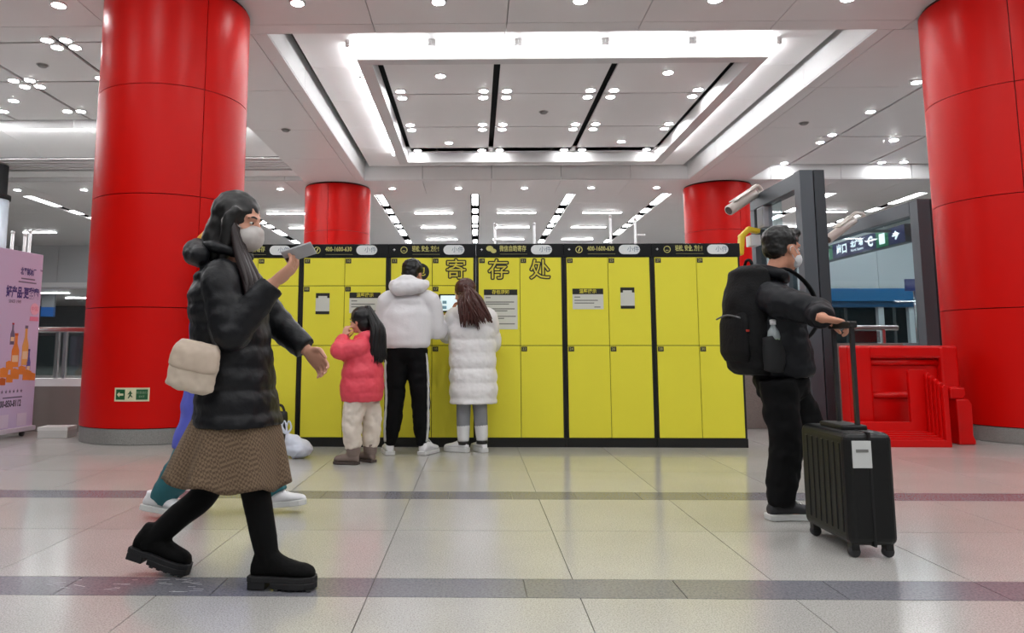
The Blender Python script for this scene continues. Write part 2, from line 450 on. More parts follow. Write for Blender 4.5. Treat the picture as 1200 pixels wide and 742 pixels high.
# ---- pillars
def arc_panel(a0, a1, r0, r1, z0, z1, n=14):
    m = MB(); vs = []
    for i in range(n+1):
        a = a0+(a1-a0)*i/n; c, s = math.cos(a), math.sin(a)
        vs += [(r0*c,r0*s,z0),(r1*c,r1*s,z0),(r1*c,r1*s,z1),(r0*c,r0*s,z1)]
    f = []
    for i in range(n):
        o = 4*i; q = o+4
        f += [(o+1,q+1,q+2,o+2),(o+2,q+2,q+3,o+3),(o+3,q+3,q,o),(o,q,q+1,o+1)]
    f += [(0,1,2,3),(4*n+3,4*n+2,4*n+1,4*n)]
    m.add(vs, f); return m
PR = 0.775
def pillar(cx, cy, joint_deg, label):
    t = thing('round_pillar', (cx, cy, 0), label, 'pillar', None, 'structure')
    MB().lathe([(PR-0.02,0.1),(PR-0.02,ZC+0.02)], seg=48).build('core', M_redcore, t, True, world=False)
    MB().lathe([(PR-0.015,0),(PR-0.005,0.005),(PR-0.005,0.15),(PR-0.03,0.152)], seg=64).build('granite_base', M_pbase, t, False, world=False)
    zs = [0.155, 1.33, 2.47, 3.61, ZC-0.035]
    for k in range(3):
        a0 = math.radians(joint_deg+120*k); a1 = a0+math.radians(120)
        for z0, z1 in zip(zs[:-1], zs[1:]):
            me = arc_panel(a0+0.005, a1-0.005, PR-0.018, PR, z0+0.004, z1-0.004, 24).build('cladding_panel', M_red, t, True, world=False)
            me.data.set_sharp_from_angle(angle=0.6)
    return t
pil = pillar(-3.36, 8.0, -46, 'wide red pillar with a green exit sign, beside the lilac banner')
pillar(5.85, 8.0, -121, 'wide red pillar beside the red plastic barrier')
pillar(-3.3, 17.5, -96, 'distant red pillar rising behind the lockers, beyond the child in red')
pillar(5.77, 17.5, -70, 'distant red pillar behind the backpack man and the locker end')

# ---- ceiling lights
def downlight_proto():
    t = thing('downlight', (0,0,0))
    MB().lathe([(0.088,-0.012),(0.092,0),(0.07,0.004)], seg=20).build('trim_ring', M_trim, t, True, world=False)
    MB().lathe([(0.07,-0.016),(0.07,-0.011)], seg=20).build('lens', M_lens, t, False, world=False)
    return t
_dl = [None]
NEARLENS = MB().lathe([(0.07,-0.016),(0.07,-0.011)], seg=20).mesh('lens', mat('lamp_lens_near', (255,255,255), 0.5, emit=NEAR, emit_rgb=(250,251,253)))
def downlight(x, y, z, label, group):
    if _dl[0] is None: _dl[0] = t = downlight_proto()
    else: t = copy_tree(_dl[0])
    t.location = (x, y, z)
    tag(t, label, 'downlight', group)
    return t
for px, py in ((77,12),(350,6),(514,2.5),(680,0)):
    p = atz(px, py, ZC); downlight(p.x, 7.83, ZC, 'round downlight in the wide ceiling beam above the lockers', 'beam downlights above the lockers')
for x in (2.65, 4.1, 6.9, 8.3, -5.8): downlight(x, 7.83, ZC, 'round downlight in the wide ceiling beam above the lockers', 'beam downlights above the lockers')
for px, py in ((28,225),(103,224),(330,222.5),(460,221),(537,220),(615,219),(694,218),(772,217),(920,214)):
    p = atz(px, py, ZC); downlight(p.x, 17.5, ZC, 'round downlight in the far ceiling beam between the distant pillars', 'far beam downlights')
cl = [(467.5,110),(470,117),(480.5,149),(481,154.5),(488,179)]
for px, py in ((516,88.5),(783,84.5),(526,167),(728,165.5)):
    p = atz(px, py, ZU); downlight(p.x, p.y, ZU, 'single round downlight in the central coffer panel', 'single coffer downlights')
for i, X in enumerate(sx):
    for j, Yc in enumerate((y1_, y2_, RY1-RW-0.05)):
        for s in (-1, 1):
            if (i == 0 and s < 0) or (i == 3 and s > 0): continue
            for q in ((-0.17, 0.15) if j < 2 else (-0.09,)):
                downlight(X+s*0.19, Yc+q, ZU, 'downlight by %s black coffer slot from the signed pillar, %s crossing past the lockers' % (('first','second','third','fourth')[i], ('first','second','last')[j]), 'clustered coffer downlights')
for px, py in ((55,46.5),(77,46.5),(67,55),(88,55),(16,94),(35,93.5),(29,101),(47,101),(118,91),(16,117.5),(4,130),(79,130),(95,130)):
    p = atz(px, py, ZU); downlight(p.x, p.y, ZU, 'round downlight in the side coffer beyond the signed pillar', 'side coffer downlights')
for px, py in ((1074,96),(1020,130.5),(975,157.5),(961,166.5),(918,191.5),(1033,190),(1059,189.5)):
    p = atz(px, py, ZU); downlight(p.x, min(p.y, 16.5), ZU, 'round downlight in the side coffer by the barrier pillar', 'barrier side downlights')
for ix in range(-3, 5):
    for iy in range(4):
        q = downlight(0.4+2.0*ix, -4.2+3.1*iy, ZU, 'round downlight in the ceiling bay over the viewer', 'downlights over the near bay')
        for ch in q.children:
            if ch.name.startswith('lens'): ch.data = NEARLENS

for ix in range(3):  # added lamps, brightening the screen wall and blue fascia behind the frame
    for iy in range(4):
        q = downlight(8.4+1.9*ix, 9.4+1.75*iy, ZU, 'added round downlight brightening the side coffer over the hanging sign', 'added downlights over the hanging sign')
        for ch in q.children:
            if ch.name.startswith('lens'): ch.data = NEARLENS
for ix in range(3):  # extra out-of-view lamps, added to lift the dark bay on the banner side
    for iy in range(3):
        q = downlight(-8.9-1.6*ix, 9.3+1.6*iy, ZU, 'added unseen round downlight brightening the side coffer beyond the banner', 'added downlights beyond the banner')
        for ch in q.children:
            if ch.name.startswith('lens'): ch.data = NEARLENS
def tube_light(p0, p1, label, group, m=None, r=0.022):
    c = (Vector(p0)+Vector(p1))/2
    t = thing('tube_light', c, label, 'light', group)
    d = (Vector(p1)-Vector(p0)).normalized()
    MB().tube([p0, p1], r, seg=8).build('tube', m or M_tube, t, True)
    for e in (p0, p1):
        MB().obox(Vector(e)+Vector((0,0,0.02)), 0.05, 0.05, 0.09, Matrix.Identity(3)).build('end_clip', M_trim, t)
    return t
for k in range(5):
    a = -1.75+1.17*k
    tube_light((a+0.03, RY0-0.12, 5.03), (a+1.14, RY0-0.12, 5.03), 'bright tube along the front of the hanging coffer frame', 'coffer front tubes')
for k in range(5):
    a = RY0-0.1+1.17*k
    tube_light((RX0-0.12, a+0.03, 5.03), (RX0-0.12, a+1.14, 5.03), 'bright tube on the signed pillar side of the hanging coffer frame', 'coffer side tubes')
    tube_light((RX1+0.12, a+0.03, 5.03), (RX1+0.12, a+1.14, 5.03), 'bright tube on the barrier side of the hanging coffer frame', 'coffer side tubes')
for k in range(7):
    a = -12.2+1.17*k
    tube_light((a+0.03, 13.3, 5.04), (a+1.14, 13.3, 5.04), 'cove tube behind the lip of the side coffer', 'side coffer cove tubes', M_cove)
# far hall: linear lights across and light modules in the slots
def linear(x0, x1, y, z=ZF, label='slim linear light across the ceiling of the far hall', group='far hall linear lights'):
    t = thing('linear_light', ((x0+x1)/2, y, z), label, 'light', group)
    MB().box(x0, x1, y-0.07, y+0.07, z-0.03, z).build('housing', M_trim, t)
    MB().box(x0+0.01, x1-0.01, y-0.06, y+0.06, z-0.045, z-0.03).build('diffuser', M_tubef, t)
for y in (21.2, 23.8, 26.5):
    for x in (-1.2, 1.2, 3.67, -5.5, 10.1): linear(x-0.56, x+0.56, y)
linear(-15.3, -14.2, 24.6); linear(-15.8, -14.6, 21.2)
ORD = ['first','second','third','fourth','fifth','sixth','seventh','eighth','ninth']
def slot_light(x, y0, y1):
    t = thing('slot_light', (x, (y0+y1)/2, ZF+0.05), '%s light module in the %s black far-hall ceiling slot from the banner side' % ('short' if y1-y0 < 0.9 else 'long', ORD[fs.index(x)-1]), 'light', 'far slot lights')
    MB().box(x-0.11, x+0.11, y0, y1, ZF+0.03, ZF+0.12).build('housing', M_dark, t)
    MB().box(x-0.075, x+0.075, y0+0.03, y1-0.03, ZF+0.015, ZF+0.03).build('diffuser', M_tubef, t)
for x in fs[1:-1]:
    for y0, y1 in ((18.7,20.3),(20.9,21.5),(22.0,23.2),(23.6,24.1),(24.6,25.8),(27.0,27.7)): slot_light(x, y0, y1)
for k in range(3):
    for x in (-17.5, -13, -9, 9, 13, 17):
        linear(x-0.9, x+0.9, 30+3*k, 3.2, 'slim ceiling light deep inside the low far opening', 'low far opening lights')
# small ceiling fittings
for px, py, z in ((637,131,ZU),(50,76,ZU),(335,152,ZC),(942,144,ZC)):
    p = atz(px, py, z)
    t = thing('smoke_detector', (p.x, p.y, z), 'small grey smoke detector disc fixed under a ceiling panel', 'detector', 'ceiling smoke detectors')
    MB().lathe([(0.05,-0.035),(0.065,-0.02),(0.07,-0.004),(0.07,0)], seg=20).build('cap', mat('detector_grey',(128,126,124),0.5), t, True, world=False)
    MB().lathe([(0.085,-0.006),(0.085,0)], seg=20).build('collar', mat('detector_grey2',(160,158,156),0.5), t, False, world=False)
# ================================================================== LOCKERS
M_black = mat('locker_black', (13,13,14), 0.4)
M_head = mat('locker_header_black', (11,12,15), 0.22)
M_yel = mat('locker_yellow', (232,222,62), 0.42, spec=0.35, noise_amt=0.02, noise_scale=5)
M_goldtxt = mat('header_lettering_gold', (196,190,112), 0.5)
M_whitetxt = mat('lettering_white', (236,236,232), 0.5)
M_blktxt = mat('lettering_black', (24,23,20), 0.6)
M_pill = mat('badge_white', (222,224,224), 0.35)
M_pilltxt = mat('badge_lettering_blue', (110,124,142), 0.5)
M_paper = mat('notice_paper', (206,206,196), 0.6)
M_line = mat('notice_print_grey', (120,120,116), 0.7)
M_yeltxt = mat('sign_lettering_yellow', (214,200,60), 0.5)
M_tag = mat('number_plate_black', (40,38,26), 0.5)
LY = 7.19; LW = 0.852; LX0 = -2.549
ZT, ZH, ZJ1, ZJ2, ZB = 1.94, 1.806, 1.531, 0.954, 0.0865
head_txt = ['微信自助寄存', '400-1600-630', '轻松, 安全, 方便!', '微信自助寄存', '400-1600-630', '轻松, 安全, 方便!']
unit_lab = ['yellow locker unit with black frame touching the signed red pillar',
            'yellow locker unit with a small black-topped sticker behind the child in red',
            'yellow locker unit with the touch screen and round black emblem',
            'yellow locker unit with a tall notice and the last two sign characters',
            'yellow locker unit with a short notice and a small label side by side',
            'yellow locker unit with plain doors at the open end of the row']
num = [1]
def disc(mb, x, y, z, r, t=0.002, seg=24, r_in=0.0):
    if r_in <= 0: return mb.prism_y([(x+r*math.cos(2*math.pi*i/seg), z+r*math.sin(2*math.pi*i/seg)) for i in range(seg)], y-t, y)
    vs = []; fs = []
    for i in range(seg):
        c, s = math.cos(2*math.pi*i/seg), math.sin(2*math.pi*i/seg)
        vs += [(x+r*c,y-t,z+r*s),(x+r_in*c,y-t,z+r_in*s),(x+r*c,y,z+r*s),(x+r_in*c,y,z+r_in*s)]
    for i in range(seg):
        o, q = 4*i, 4*((i+1)%seg)
        fs += [(o,o+1,q+1,q),(o+2,q+2,q+3,o+3),(o,q,q+2,o+2),(o+1,o+3,q+3,q+1)]
    return mb.add(vs, fs)
def pill(mb, x0, x1, z0, z1, y, t=0.003):
    r = (z1-z0)/2; zc = (z0+z1)/2; pl = []
    for i in range(9): a = -math.pi/2+math.pi*i/8; pl.append((x1-r+r*math.cos(a), zc+r*math.sin(a)))
    for i in range(9): a = math.pi/2+math.pi*i/8; pl.append((x0+r+r*math.cos(a), zc+r*math.sin(a)))
    return mb.prism_y(pl, y-t, y)
DOORS = {}
for u in range(6):
    x0 = LX0+LW*u; x1 = x0+LW
    t = thing('locker_unit', ((x0+x1)/2, LY+0.25, 0), unit_lab[u], 'locker', 'yellow luggage lockers')
    MB().box(x0+0.001, x1-0.001, LY+0.002, LY+0.5, 0, ZT).build('carcass', M_black, t, bevel=0.003)
    MB().box(x0+0.001, x1-0.001, LY-0.012, LY+0.002, 0, ZB-0.004).build('plinth', M_black, t)
    hd = MB().box(x0+0.001, x1-0.001, LY-0.014, LY+0.002, ZH+0.003, ZT).build('header', M_head, t, bevel=0.002)
    zc = (ZH+ZT)/2+0.008; hy = LY-0.0145
    text('+', 0.05, M_whitetxt, hd, (x0+0.055, hy, zc), depth=0.0005)
    ic = MB()
    if u in (0, 3):
        ic.prism_y([(x0+0.135+0.036*math.cos(a*0.5236), zc+0.012+0.028*math.sin(a*0.5236)) for a in range(12)], hy-0.002, hy)
        ic.prism_y([(x0+0.172+0.028*math.cos(a*0.5236), zc-0.012+0.022*math.sin(a*0.5236)) for a in range(12)], hy-0.0035, hy-0.0021)
    else:
        disc(ic, x0+0.15, hy, zc, 0.034, r_in=0.027)
        if u in (1, 4): ic.obox((x0+0.152, hy-0.001, zc), 0.012, 0.002, 0.036, Matrix.Rotation(0.4,3,'Y'))
        else:
            ic.box(x0+0.136,x0+0.164,hy-0.002,hy,zc-0.012,zc-0.006)
    ic.build('emblem', M_goldtxt, hd)
    text(head_txt[u], 0.062, M_goldtxt, hd, (x0+0.36, hy, zc+0.008), depth=0.0005, bold=0.001, fit=0.26)
    MB().box(x0+0.235, x0+0.50, hy-0.001, hy, zc-0.045, zc-0.040).build('underline', mat('header_underline',(112,110,70),0.6), hd)
    bd = pill(MB(), x0+0.535, x0+0.74, zc-0.046, zc+0.046, hy+0.0005).build('badge', M_pill, hd)
    text('小件', 0.06, M_pilltxt, hd, (x0+0.675, hy-0.003, zc), depth=0.0005)
    rowz = [(ZJ1,ZH),(ZJ2,ZJ1),(ZB,ZJ2)] if u < 3 else [(ZJ2,ZH),(ZB,ZJ2)]
    xm = (x0+x1)/2
    for c, (a, b) in enumerate(((x0+0.024, xm),(xm, x1-0.024))):
        for rI, (z0, z1) in enumerate(rowz):
            d = MB().box(a+0.0025, b-0.0025, LY-0.016, LY+0.002, z0+0.003, z1-0.003).build('door', M_yel, t, bevel=0.002)
            DOORS[(u,c,rI)] = d
            MB().box(a+0.008, a+0.062, LY-0.018, LY-0.0155, z1-0.056, z1-0.010).build('number_plate', M_tag, d)
            text('%02d' % num[0], 0.036, M_goldtxt, d, (a+0.035, LY-0.018, z1-0.033), depth=0.0005)
            num[0] += 1
DY = LY-0.0165
def sticker_label(door, cx, zc, w=0.135, h=0.205):
    """little black-topped label whose printed code is left blank"""
    MB().box(cx-w/2, cx+w/2, DY-0.0015, DY, zc-h/2, zc+h/2).build('label', M_paper, door)
    MB().box(cx-w/2, cx+w/2, DY-0.002, DY-0.0012, zc+h*0.26, zc+h/2).build('label_band', M_blktxt, door)
    MB().box(cx-w/2, cx+w/2, DY-0.002, DY-0.0012, zc-h/2, zc-h*0.36).build('label_band', M_blktxt, door)
    MB().box(cx-w*0.32, cx+w*0.32, DY-0.003, DY-0.0018, zc-h*0.28, zc+h*0.36).build('blank_patch', M_paper, door)
def notice(door, x0, x1, z0, z1, title, lines, short=True):
    hb = 0.055
    MB().box(x0, x1, DY-0.0015, DY, z0, z1).build('notice', M_paper, door)
    MB().box(x0, x1, DY-0.002, DY-0.0012, z1-hb, z1).build('notice_band', M_blktxt, door)
    text(title, 0.042, M_yeltxt, door, ((x0+x1)/2, DY-0.002, z1-hb/2), depth=0.0004, bold=0.0008)
    lm = MB()
    for (fx0, fx1, fz) in lines:
        z = z1-hb-(z1-hb-z0)*fz
        lm.box(x0+(x1-x0)*fx0, x0+(x1-x0)*fx1, DY-0.002, DY-0.0014, z-0.006, z+0.004)
    lm.build('printed_lines', M_line, door)
P = lambda x, y: at(x, y, LY)
c = P(378.5, 356); sticker_label(DOORS[(1,0,1)], c.x, c.z)
c = P(735, 349.5); sticker_label(DOORS[(4,1,0)], c.x, c.z)
sl = [(0.06,0.25,0.18),(0.06,0.82,0.40),(0.06,0.70,0.58),(0.70,0.90,0.85)]
a, b = P(410, 343), P(446, 367)
notice(DOORS[(1,1,1)], a.x, b.x, b.z, a.z, '温馨提示', sl)
a, b = P(670.5, 338.5), P(707, 362.5)
notice(DOORS[(4,0,0)], a.x, b.x, b.z, a.z, '温馨提示', sl)
a, b = P(567, 339.5), P(606.5, 386)
notice(DOORS[(3,0,0)], a.x, b.x, b.z, a.z, '存包须知', [(0.05,0.2,0.07),(0.05,0.9,0.2),(0.05,0.75,0.26),(0.05,0.92,0.4),(0.05,0.7,0.46),(0.05,0.95,0.62),(0.05,0.6,0.68),(0.05,0.92,0.84)])
# big sign characters, black outline with a yellow body
for ch, px, dr in (('寄',534.5,DOORS[(2,1,0)]),('存',584,DOORS[(3,0,0)]),('处',632.5,DOORS[(3,1,0)])):
    p = P(px, 317.5)
    src = text_mesh(ch, 0.205, 0.0005); om = MB()
    vs_ = [v.co.copy() for v in src.vertices]; fs_ = [tuple(f.vertices) for f in src.polygons]
    for k in range(14):
        o_ = Vector((0.0125*math.cos(k*math.pi/7), 0.0125*math.sin(k*math.pi/7), 0.00002*k))
        om.add([v+o_ for v in vs_], fs_)
    link_mesh('character_outline', om.mesh('character_outline', M_blktxt), dr, Vector((p.x, DY-0.0008, p.z))-org(dr), (math.pi/2,0,0))
    text(ch, 0.205, M_yeltxt, dr, (p.x, DY-0.0024, p.z), depth=0.0006)
p = P(493, 319)
disc(MB(), p.x, DY, p.z, 0.085, 0.002, 32).build('emblem_disc', M_blktxt, DOORS[(2,0,0)])
text('包', 0.105, M_yeltxt, DOORS[(2,0,0)], (p.x, DY-0.0026, p.z), depth=0.0005)
# touch screen
a, b = P(514.5, 345), P(541, 366)
d = DOORS[(2,1,1)]
MB().box(a.x, b.x, DY-0.014, DY, b.z, a.z).build('screen_bezel', M_head, d, bevel=0.003)
MB().box(a.x+0.016, b.x-0.016, DY-0.0155, DY-0.0138, b.z+0.014, a.z-0.014).build('screen', mat('screen_lit',(214,234,240),0.3, emit=0.35), d)
MB().box(a.x+0.035, a.x+0.075, DY-0.0162, DY-0.0155, b.z+0.03, b.z+0.06).build('screen_icon', mat('screen_icon_blue',(130,176,196),0.4), d)
MB().box(a.x+0.035, a.x+0.075, DY-0.0162, DY-0.0155, b.z+0.08, b.z+0.11).build('screen_icon', MATS['screen_icon_blue'], d)

# ================================================================== EXIT SIGN ON THE PILLAR
M_sframe = mat('exit_sign_cream', (222,214,178), 0.5)
M_sgreen = mat('exit_sign_green', (16,84,44), 0.4)
t = thing('exit_sign', (-3.36, 8.0, 0.40), 'small green exit sign with running figure on the red pillar', 'sign')
def ang(px, yy=0.47):
    best = None
    for i in range(400):
        aa = -math.pi + math.pi*i/400
        q = Vector((-3.36+PR*math.cos(aa), 8.0+PR*math.sin(aa), yy))
        d = q-Vector((0,0,EYE)); k = d.dot(_f); x = PPX+FPX*d.dot(_r)/k
        if best is None or abs(x-px) < best[0]: best = (abs(x-px), aa)
    return best[1]
aL, aR = ang(135.0), ang(175.5)
z0, z1 = 0.418, 0.548
arc_panel(aL, aR, PR+0.001, PR+0.006, z0-0.40, z1-0.40, 8).build('plate', M_sframe, t, world=False)
da = (aR-aL)
spans = [(0.045,0.315),(0.35,0.60),(0.635,0.955)]
for i, (s0, s1) in enumerate(spans):
    arc_panel(aL+da*s0, aL+da*s1, PR+0.006, PR+0.007, z0-0.4+0.016, z1-0.4-0.016, 4).build('field', M_sgreen if i != 1 else M_sframe, t, world=False)
def on_pillar(frac, z, extra=0.0085):
    aa = aL+da*frac
    return Vector(((PR+extra)*math.cos(aa), (PR+extra)*math.sin(aa), z-0.40)), aa+math.pi/2
def pillar_poly(poly, frac, z, m, name):
    pos, rz = on_pillar(frac, z)
    me = MB().prism_y(poly, -0.0006, 0.0006).mesh(name, m)
    link_mesh(name, me, t, pos, (0,0,rz))
zc = 0.483
pillar_poly([(-0.034,0),(-0.008,0.026),(-0.008,0.010),(0.032,0.010),(0.032,-0.010),(-0.008,-0.010),(-0.008,-0.026)], 0.18, zc, M_sframe, 'arrow')
man = [(-0.004,0.036),(0.006,0.036),(0.006,0.024),(0.022,0.012),(0.020,0.006),(0.006,0.010),(0.008,-0.006),(0.024,-0.02),(0.022,-0.028),(0.002,-0.014),(-0.014,-0.036),(-0.022,-0.033),(-0.008,-0.008),(-0.006,0.010),(-0.022,-0.002),(-0.024,0.006),(-0.006,0.024)]
pillar_poly(man, 0.47, zc, M_sgreen, 'running_figure')
for tx, zz, sz in (('安全出口', zc+0.018, 0.026), ('EXIT', zc-0.020, 0.026)):
    pos, rz = on_pillar(0.795, zz)
    text(tx, sz, mat('exit_sign_print',(150,170,140),0.5), t, pos, (math.pi/2,0,rz), depth=0.0004, world=False)

# ================================================================== BANNER STAND
M_lav = mat('banner_lilac', (206,192,224), 0.5)
M_lavt = mat('banner_violet', (70,54,128), 0.6)
M_lavd = mat('banner_grey_print', (112,104,132), 0.6)
M_or = mat('banner_orange', (232,140,48), 0.5)
M_or2 = mat('banner_orange_deep', (204,100,36), 0.5)
M_amb = mat('banner_amber', (236,176,90), 0.4)
M_pink = mat('banner_pink', (226,130,160), 0.5)
pr = at(44.5, 400, 8.12); pl = at(0, 400, 7.55)
dv = Vector((pl.x-pr.x, pl.y-pr.y)).normalized()
BWd = 0.86
bl = Vector((pr.x+dv.x*BWd, pr.y+dv.y*BWd))
rz = math.atan2(-dv.y, -dv.x)
t = thing('advertising_banner', (bl.x, bl.y, 0), 'lilac upright advertising stand with fruit drink bottles and phone number', 'banner', rz=rz)
BH = at(50, 299, 8.12).z; BZ = 0.05
MB().box(0, BWd, 0, 0.07, BZ, BH).build('panel', M_lav, t, world=False, bevel=0.006)
MB().box(-0.02, BWd+0.02, -0.03, 0.10, BZ-0.0, BZ+0.05).build('base_rail', mat('banner_base',(196,190,200),0.4), t, world=False, bevel=0.01)
for x in (0.08, BWd-0.16):
    w = MB().lathe([(0.028,-0.014),(0.03,-0.012),(0.03,0.012),(0.028,0.014)], (x,0.0,0.03), 16, (0,1,0)).build('caster', M_black, t, True, world=False)
def bx(px): # photo column -> along the banner face
    best = 0
    e = 1e9
    for i in range(201):
        s = BWd*i/200
        q = Vector((bl.x-dv.x*s, bl.y-dv.y*s, 1.0)); d = q-Vector((0,0,EYE)); x = PPX+FPX*d.dot(_r)/d.dot(_f)
        if abs(x-px) < e: e = abs(x-px); best = s
    return best
def bz(py): return at(30, py, 7.95).z
R0 = (math.pi/2, 0, 0)
def btext(s, px, py, size, m, fit=None, bold=0.0):
    return text(s, size, m, t, (bx(px), -0.0016, bz(py)), R0, depth=0.0005, bold=bold, world=False, fit=fit)
btext('北平制冰厂', 28, 320, 0.085, M_lavt, 0.24, 0.002)
btext('™', 43, 317, 0.05, M_lavt)
MB().box(bx(20), bx(36), -0.0015, 0, bz(328.5), bz(327)).build('printed_lines', M_lavd, t, world=False)
MB().box(bx(17), bx(38), -0.0015, 0, bz(332.5), bz(331)).build('printed_lines', M_lavd, t, world=False)
btext('好产品·更甜蜜', 23, 345, 0.125, M_lavt, 0.50, 0.005)
btext('SINCE 1949', 14, 355, 0.05, M_lavd, 0.18)
disc(MB(), bx(38), 0, bz(362), 0.065, 0.0015, 24).build('stamp', mat('banner_stamp',(236,186,206),0.5), t, world=False)
btext('中国', 38, 362, 0.055, M_pink)
MB().box(bx(33), bx(43), -0.0016, 0, bz(376), bz(371)).build('stamp_band', M_pink, t, world=False)
def bottle(px, y_top, y_bot, w, m, cap):
    x = bx(px); za, zb = bz(y_bot), bz(y_top); h = zb-za
    pl_ = [(x-w,za),(x+w,za),(x+w,za+h*0.5),(x+w*0.4,za+h*0.72),(x+w*0.35,zb),(x-w*0.35,zb),(x-w*0.4,za+h*0.72),(x-w,za+h*0.5)]
    MB().prism_y(pl_, -0.0018, 0).build('printed_bottle', m, t, world=False)
    MB().box(x-w*0.45, x+w*0.45, -0.0022, 0, zb-h*0.05, zb+h*0.03).build('printed_cap', cap, t, world=False)
    MB().box(x-w*0.8, x+w*0.8, -0.0024, 0, za+h*0.16, za+h*0.36).build('printed_label', mat('bottle_label_cream',(238,214,170),0.5), t, world=False)
bottle(30, 383, 428, 0.048, M_amb, M_lavd)
bottle(19, 392, 430, 0.055, M_or, M_or2)
bottle(14, 380, 404, 0.03, M_lavd, mat('banner_red',(186,40,60),0.5))
bottle(35, 410, 440, 0.03, mat('banner_blue',(92,90,170),0.5), M_lavt)
for px, py, s in ((7,436,0.055),(13,428,0.05),(20,438,0.06),(28,434,0.05),(34,440,0.06),(40,442,0.045),(14,443,0.045),(6,446,0.04)):
    x, z = bx(px), bz(py)
    MB().prism_y([(x-s,z-s*0.8),(x+s,z-s*0.9),(x+s*1.1,z+s*0.7),(x-s*0.2,z+s*1.05),(x-s*1.05,z+s*0.8)], -0.003, 0).build('printed_fruit_cube', M_or if (px % 3) else M_or2, t, world=False)
btext('★ ★ ★ ★ ★ ★', 18, 458, 0.05, M_lavd, 0.32)
MB().box(bx(8), bx(30), -0.0015, 0, bz(465.5), bz(464)).build('printed_lines', M_lavd, t, world=False)
btext('400-850-8112', 16, 472, 0.095, mat('banner_phone',(88,80,100),0.6), 0.34, 0.003)
for q in (5, 26):
    MB().box(bx(q), bx(q+11), -0.0016, 0, bz(499), bz(484)).build('blank_patch', mat('banner_patch',(218,208,228),0.5), t, world=False)

# carton on the floor by the banner
p = atz(59, 514)
t = thing('carton', (p.x, p.y+0.12, 0), 'small flat white carton on the floor beside the banner', 'box', rz=0.1)
MB().box(-0.15, 0.15, -0.11, 0.11, 0, 0.095).build('body', mat('carton_white',(196,194,190),0.7), t, world=False, bevel=0.004)
MB().box(-0.153, 0.153, -0.113, 0.113, 0.075, 0.115).build('lid', mat('carton_lid',(214,212,208),0.7), t, world=False, bevel=0.004)

# ================================================================== PARAPETS AND RAILINGS
M_steel = mat('brushed_steel', (176,178,180), 0.25, metal=0.9)
M_glass = glass_mat('railing_glass', (214,226,226), 0.06)
M_glass2 = glass_mat('partition_glass', (226,238,240), 0.04)
YPa = 8.42
def granite_wall(name, label, x0, x1, h, y0=YPa):
    t = thing(name, ((x0+x1)/2, y0+0.1, 0), label, 'parapet', None, 'structure')
    n = max(1, round((x1-x0)/0.9)); w = (x1-x0)/n
    for k in range(n): MB().box(x0+w*k+0.002, x0+w*(k+1)-0.002, y0, y0+0.2, 0, h).build('granite_slab', M_parapet, t, bevel=0.003)
    return t
granite_wall('granite_parapet', 'low brown granite parapet under the glass railing behind the banner', -12, -4.22, 0.50)
granite_wall('granite_parapet', 'brown granite parapet behind the lockers and the red barrier', 2.62, 5.02, 0.985, 8.86)
t = thing('glass_railing', (-8.1, YPa+0.1, 0.5), 'glass railing with round steel handrail on the low parapet', 'railing')
MB().box(-12, -4.22, YPa+0.01, YPa+0.19, 0.50, 0.585).build('white_kerb', M_ceilw, t)
MB().tube([(-12,YPa+0.1,1.14),(-4.2,YPa+0.1,1.14)], 0.032, seg=12).build('handrail', M_steel, t, True)
x = -4.72
k = 0
while x > -12:
    for dx in (0, -0.09):
        MB().box(x+dx-0.018, x+dx+0.018, YPa+0.08, YPa+0.12, 0.585, 1.115).build('post', M_steel, t)
    MB().box(x-1.18, x-0.13, YPa+0.094, YPa+0.106, 0.62, 1.07).build('glass_pane', M_glass, t)
    x -= 1.3
MB().box(-4.68, -4.25, YPa+0.094, YPa+0.106, 0.62, 1.07).build('glass_pane', M_glass, t)
t = thing('handrail', (3.8, 8.96, 0.985), 'steel handrail on short posts above the granite parapet by the barrier', 'railing')
MB().tube([(2.64,8.96,1.17),(5.02,8.96,1.17)], 0.03, seg=12).build('rail', M_steel, t, True)
for x in (2.8, 3.7, 4.85):
    MB().box(x-0.015, x+0.015, 8.945, 8.975, 0.985, 1.15).build('post', M_steel, t)
for x0, x1 in ((2.84,3.66),(3.74,4.81)): MB().box(x0, x1, 8.955, 8.965, 1.0, 1.13).build('glass_pane', M_glass, t)

# ================================================================== GLAZED GATE FRAMES
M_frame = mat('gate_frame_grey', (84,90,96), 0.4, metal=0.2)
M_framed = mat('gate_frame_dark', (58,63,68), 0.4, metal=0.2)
FX = 3.83
t = thing('glazed_frame', (FX, 9.4, 0), 'tall grey steel frame with glass pane behind the man with suitcase', 'frame')
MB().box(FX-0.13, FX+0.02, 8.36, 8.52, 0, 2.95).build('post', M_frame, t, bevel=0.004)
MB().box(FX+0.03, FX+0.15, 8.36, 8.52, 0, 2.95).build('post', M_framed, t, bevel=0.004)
MB().box(FX-0.12, FX+0.02, 8.53, 9.94, 2.76, 2.945).build('top_rail', M_frame, t, bevel=0.004)
MB().box(FX-0.12, FX+0.02, 9.80, 9.94, 0, 2.755).build('rear_post', M_frame, t, bevel=0.004)
MB().box(FX-0.056, FX-0.044, 9.1, 9.795, 1.1, 2.755).build('glass_pane', M_glass2, t)
GX = 6.12
t = thing('glazed_frame', (GX, 12, 0), 'grey steel frame with glass pane under the hanging navy sign', 'frame')
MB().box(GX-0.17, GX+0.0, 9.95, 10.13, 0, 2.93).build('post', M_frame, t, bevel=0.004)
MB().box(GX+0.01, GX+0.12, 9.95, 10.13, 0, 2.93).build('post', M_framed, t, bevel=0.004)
MB().box(GX-0.17, GX, 10.14, 14.3, 2.73, 2.925).build('top_rail', M_frame, t, bevel=0.004)
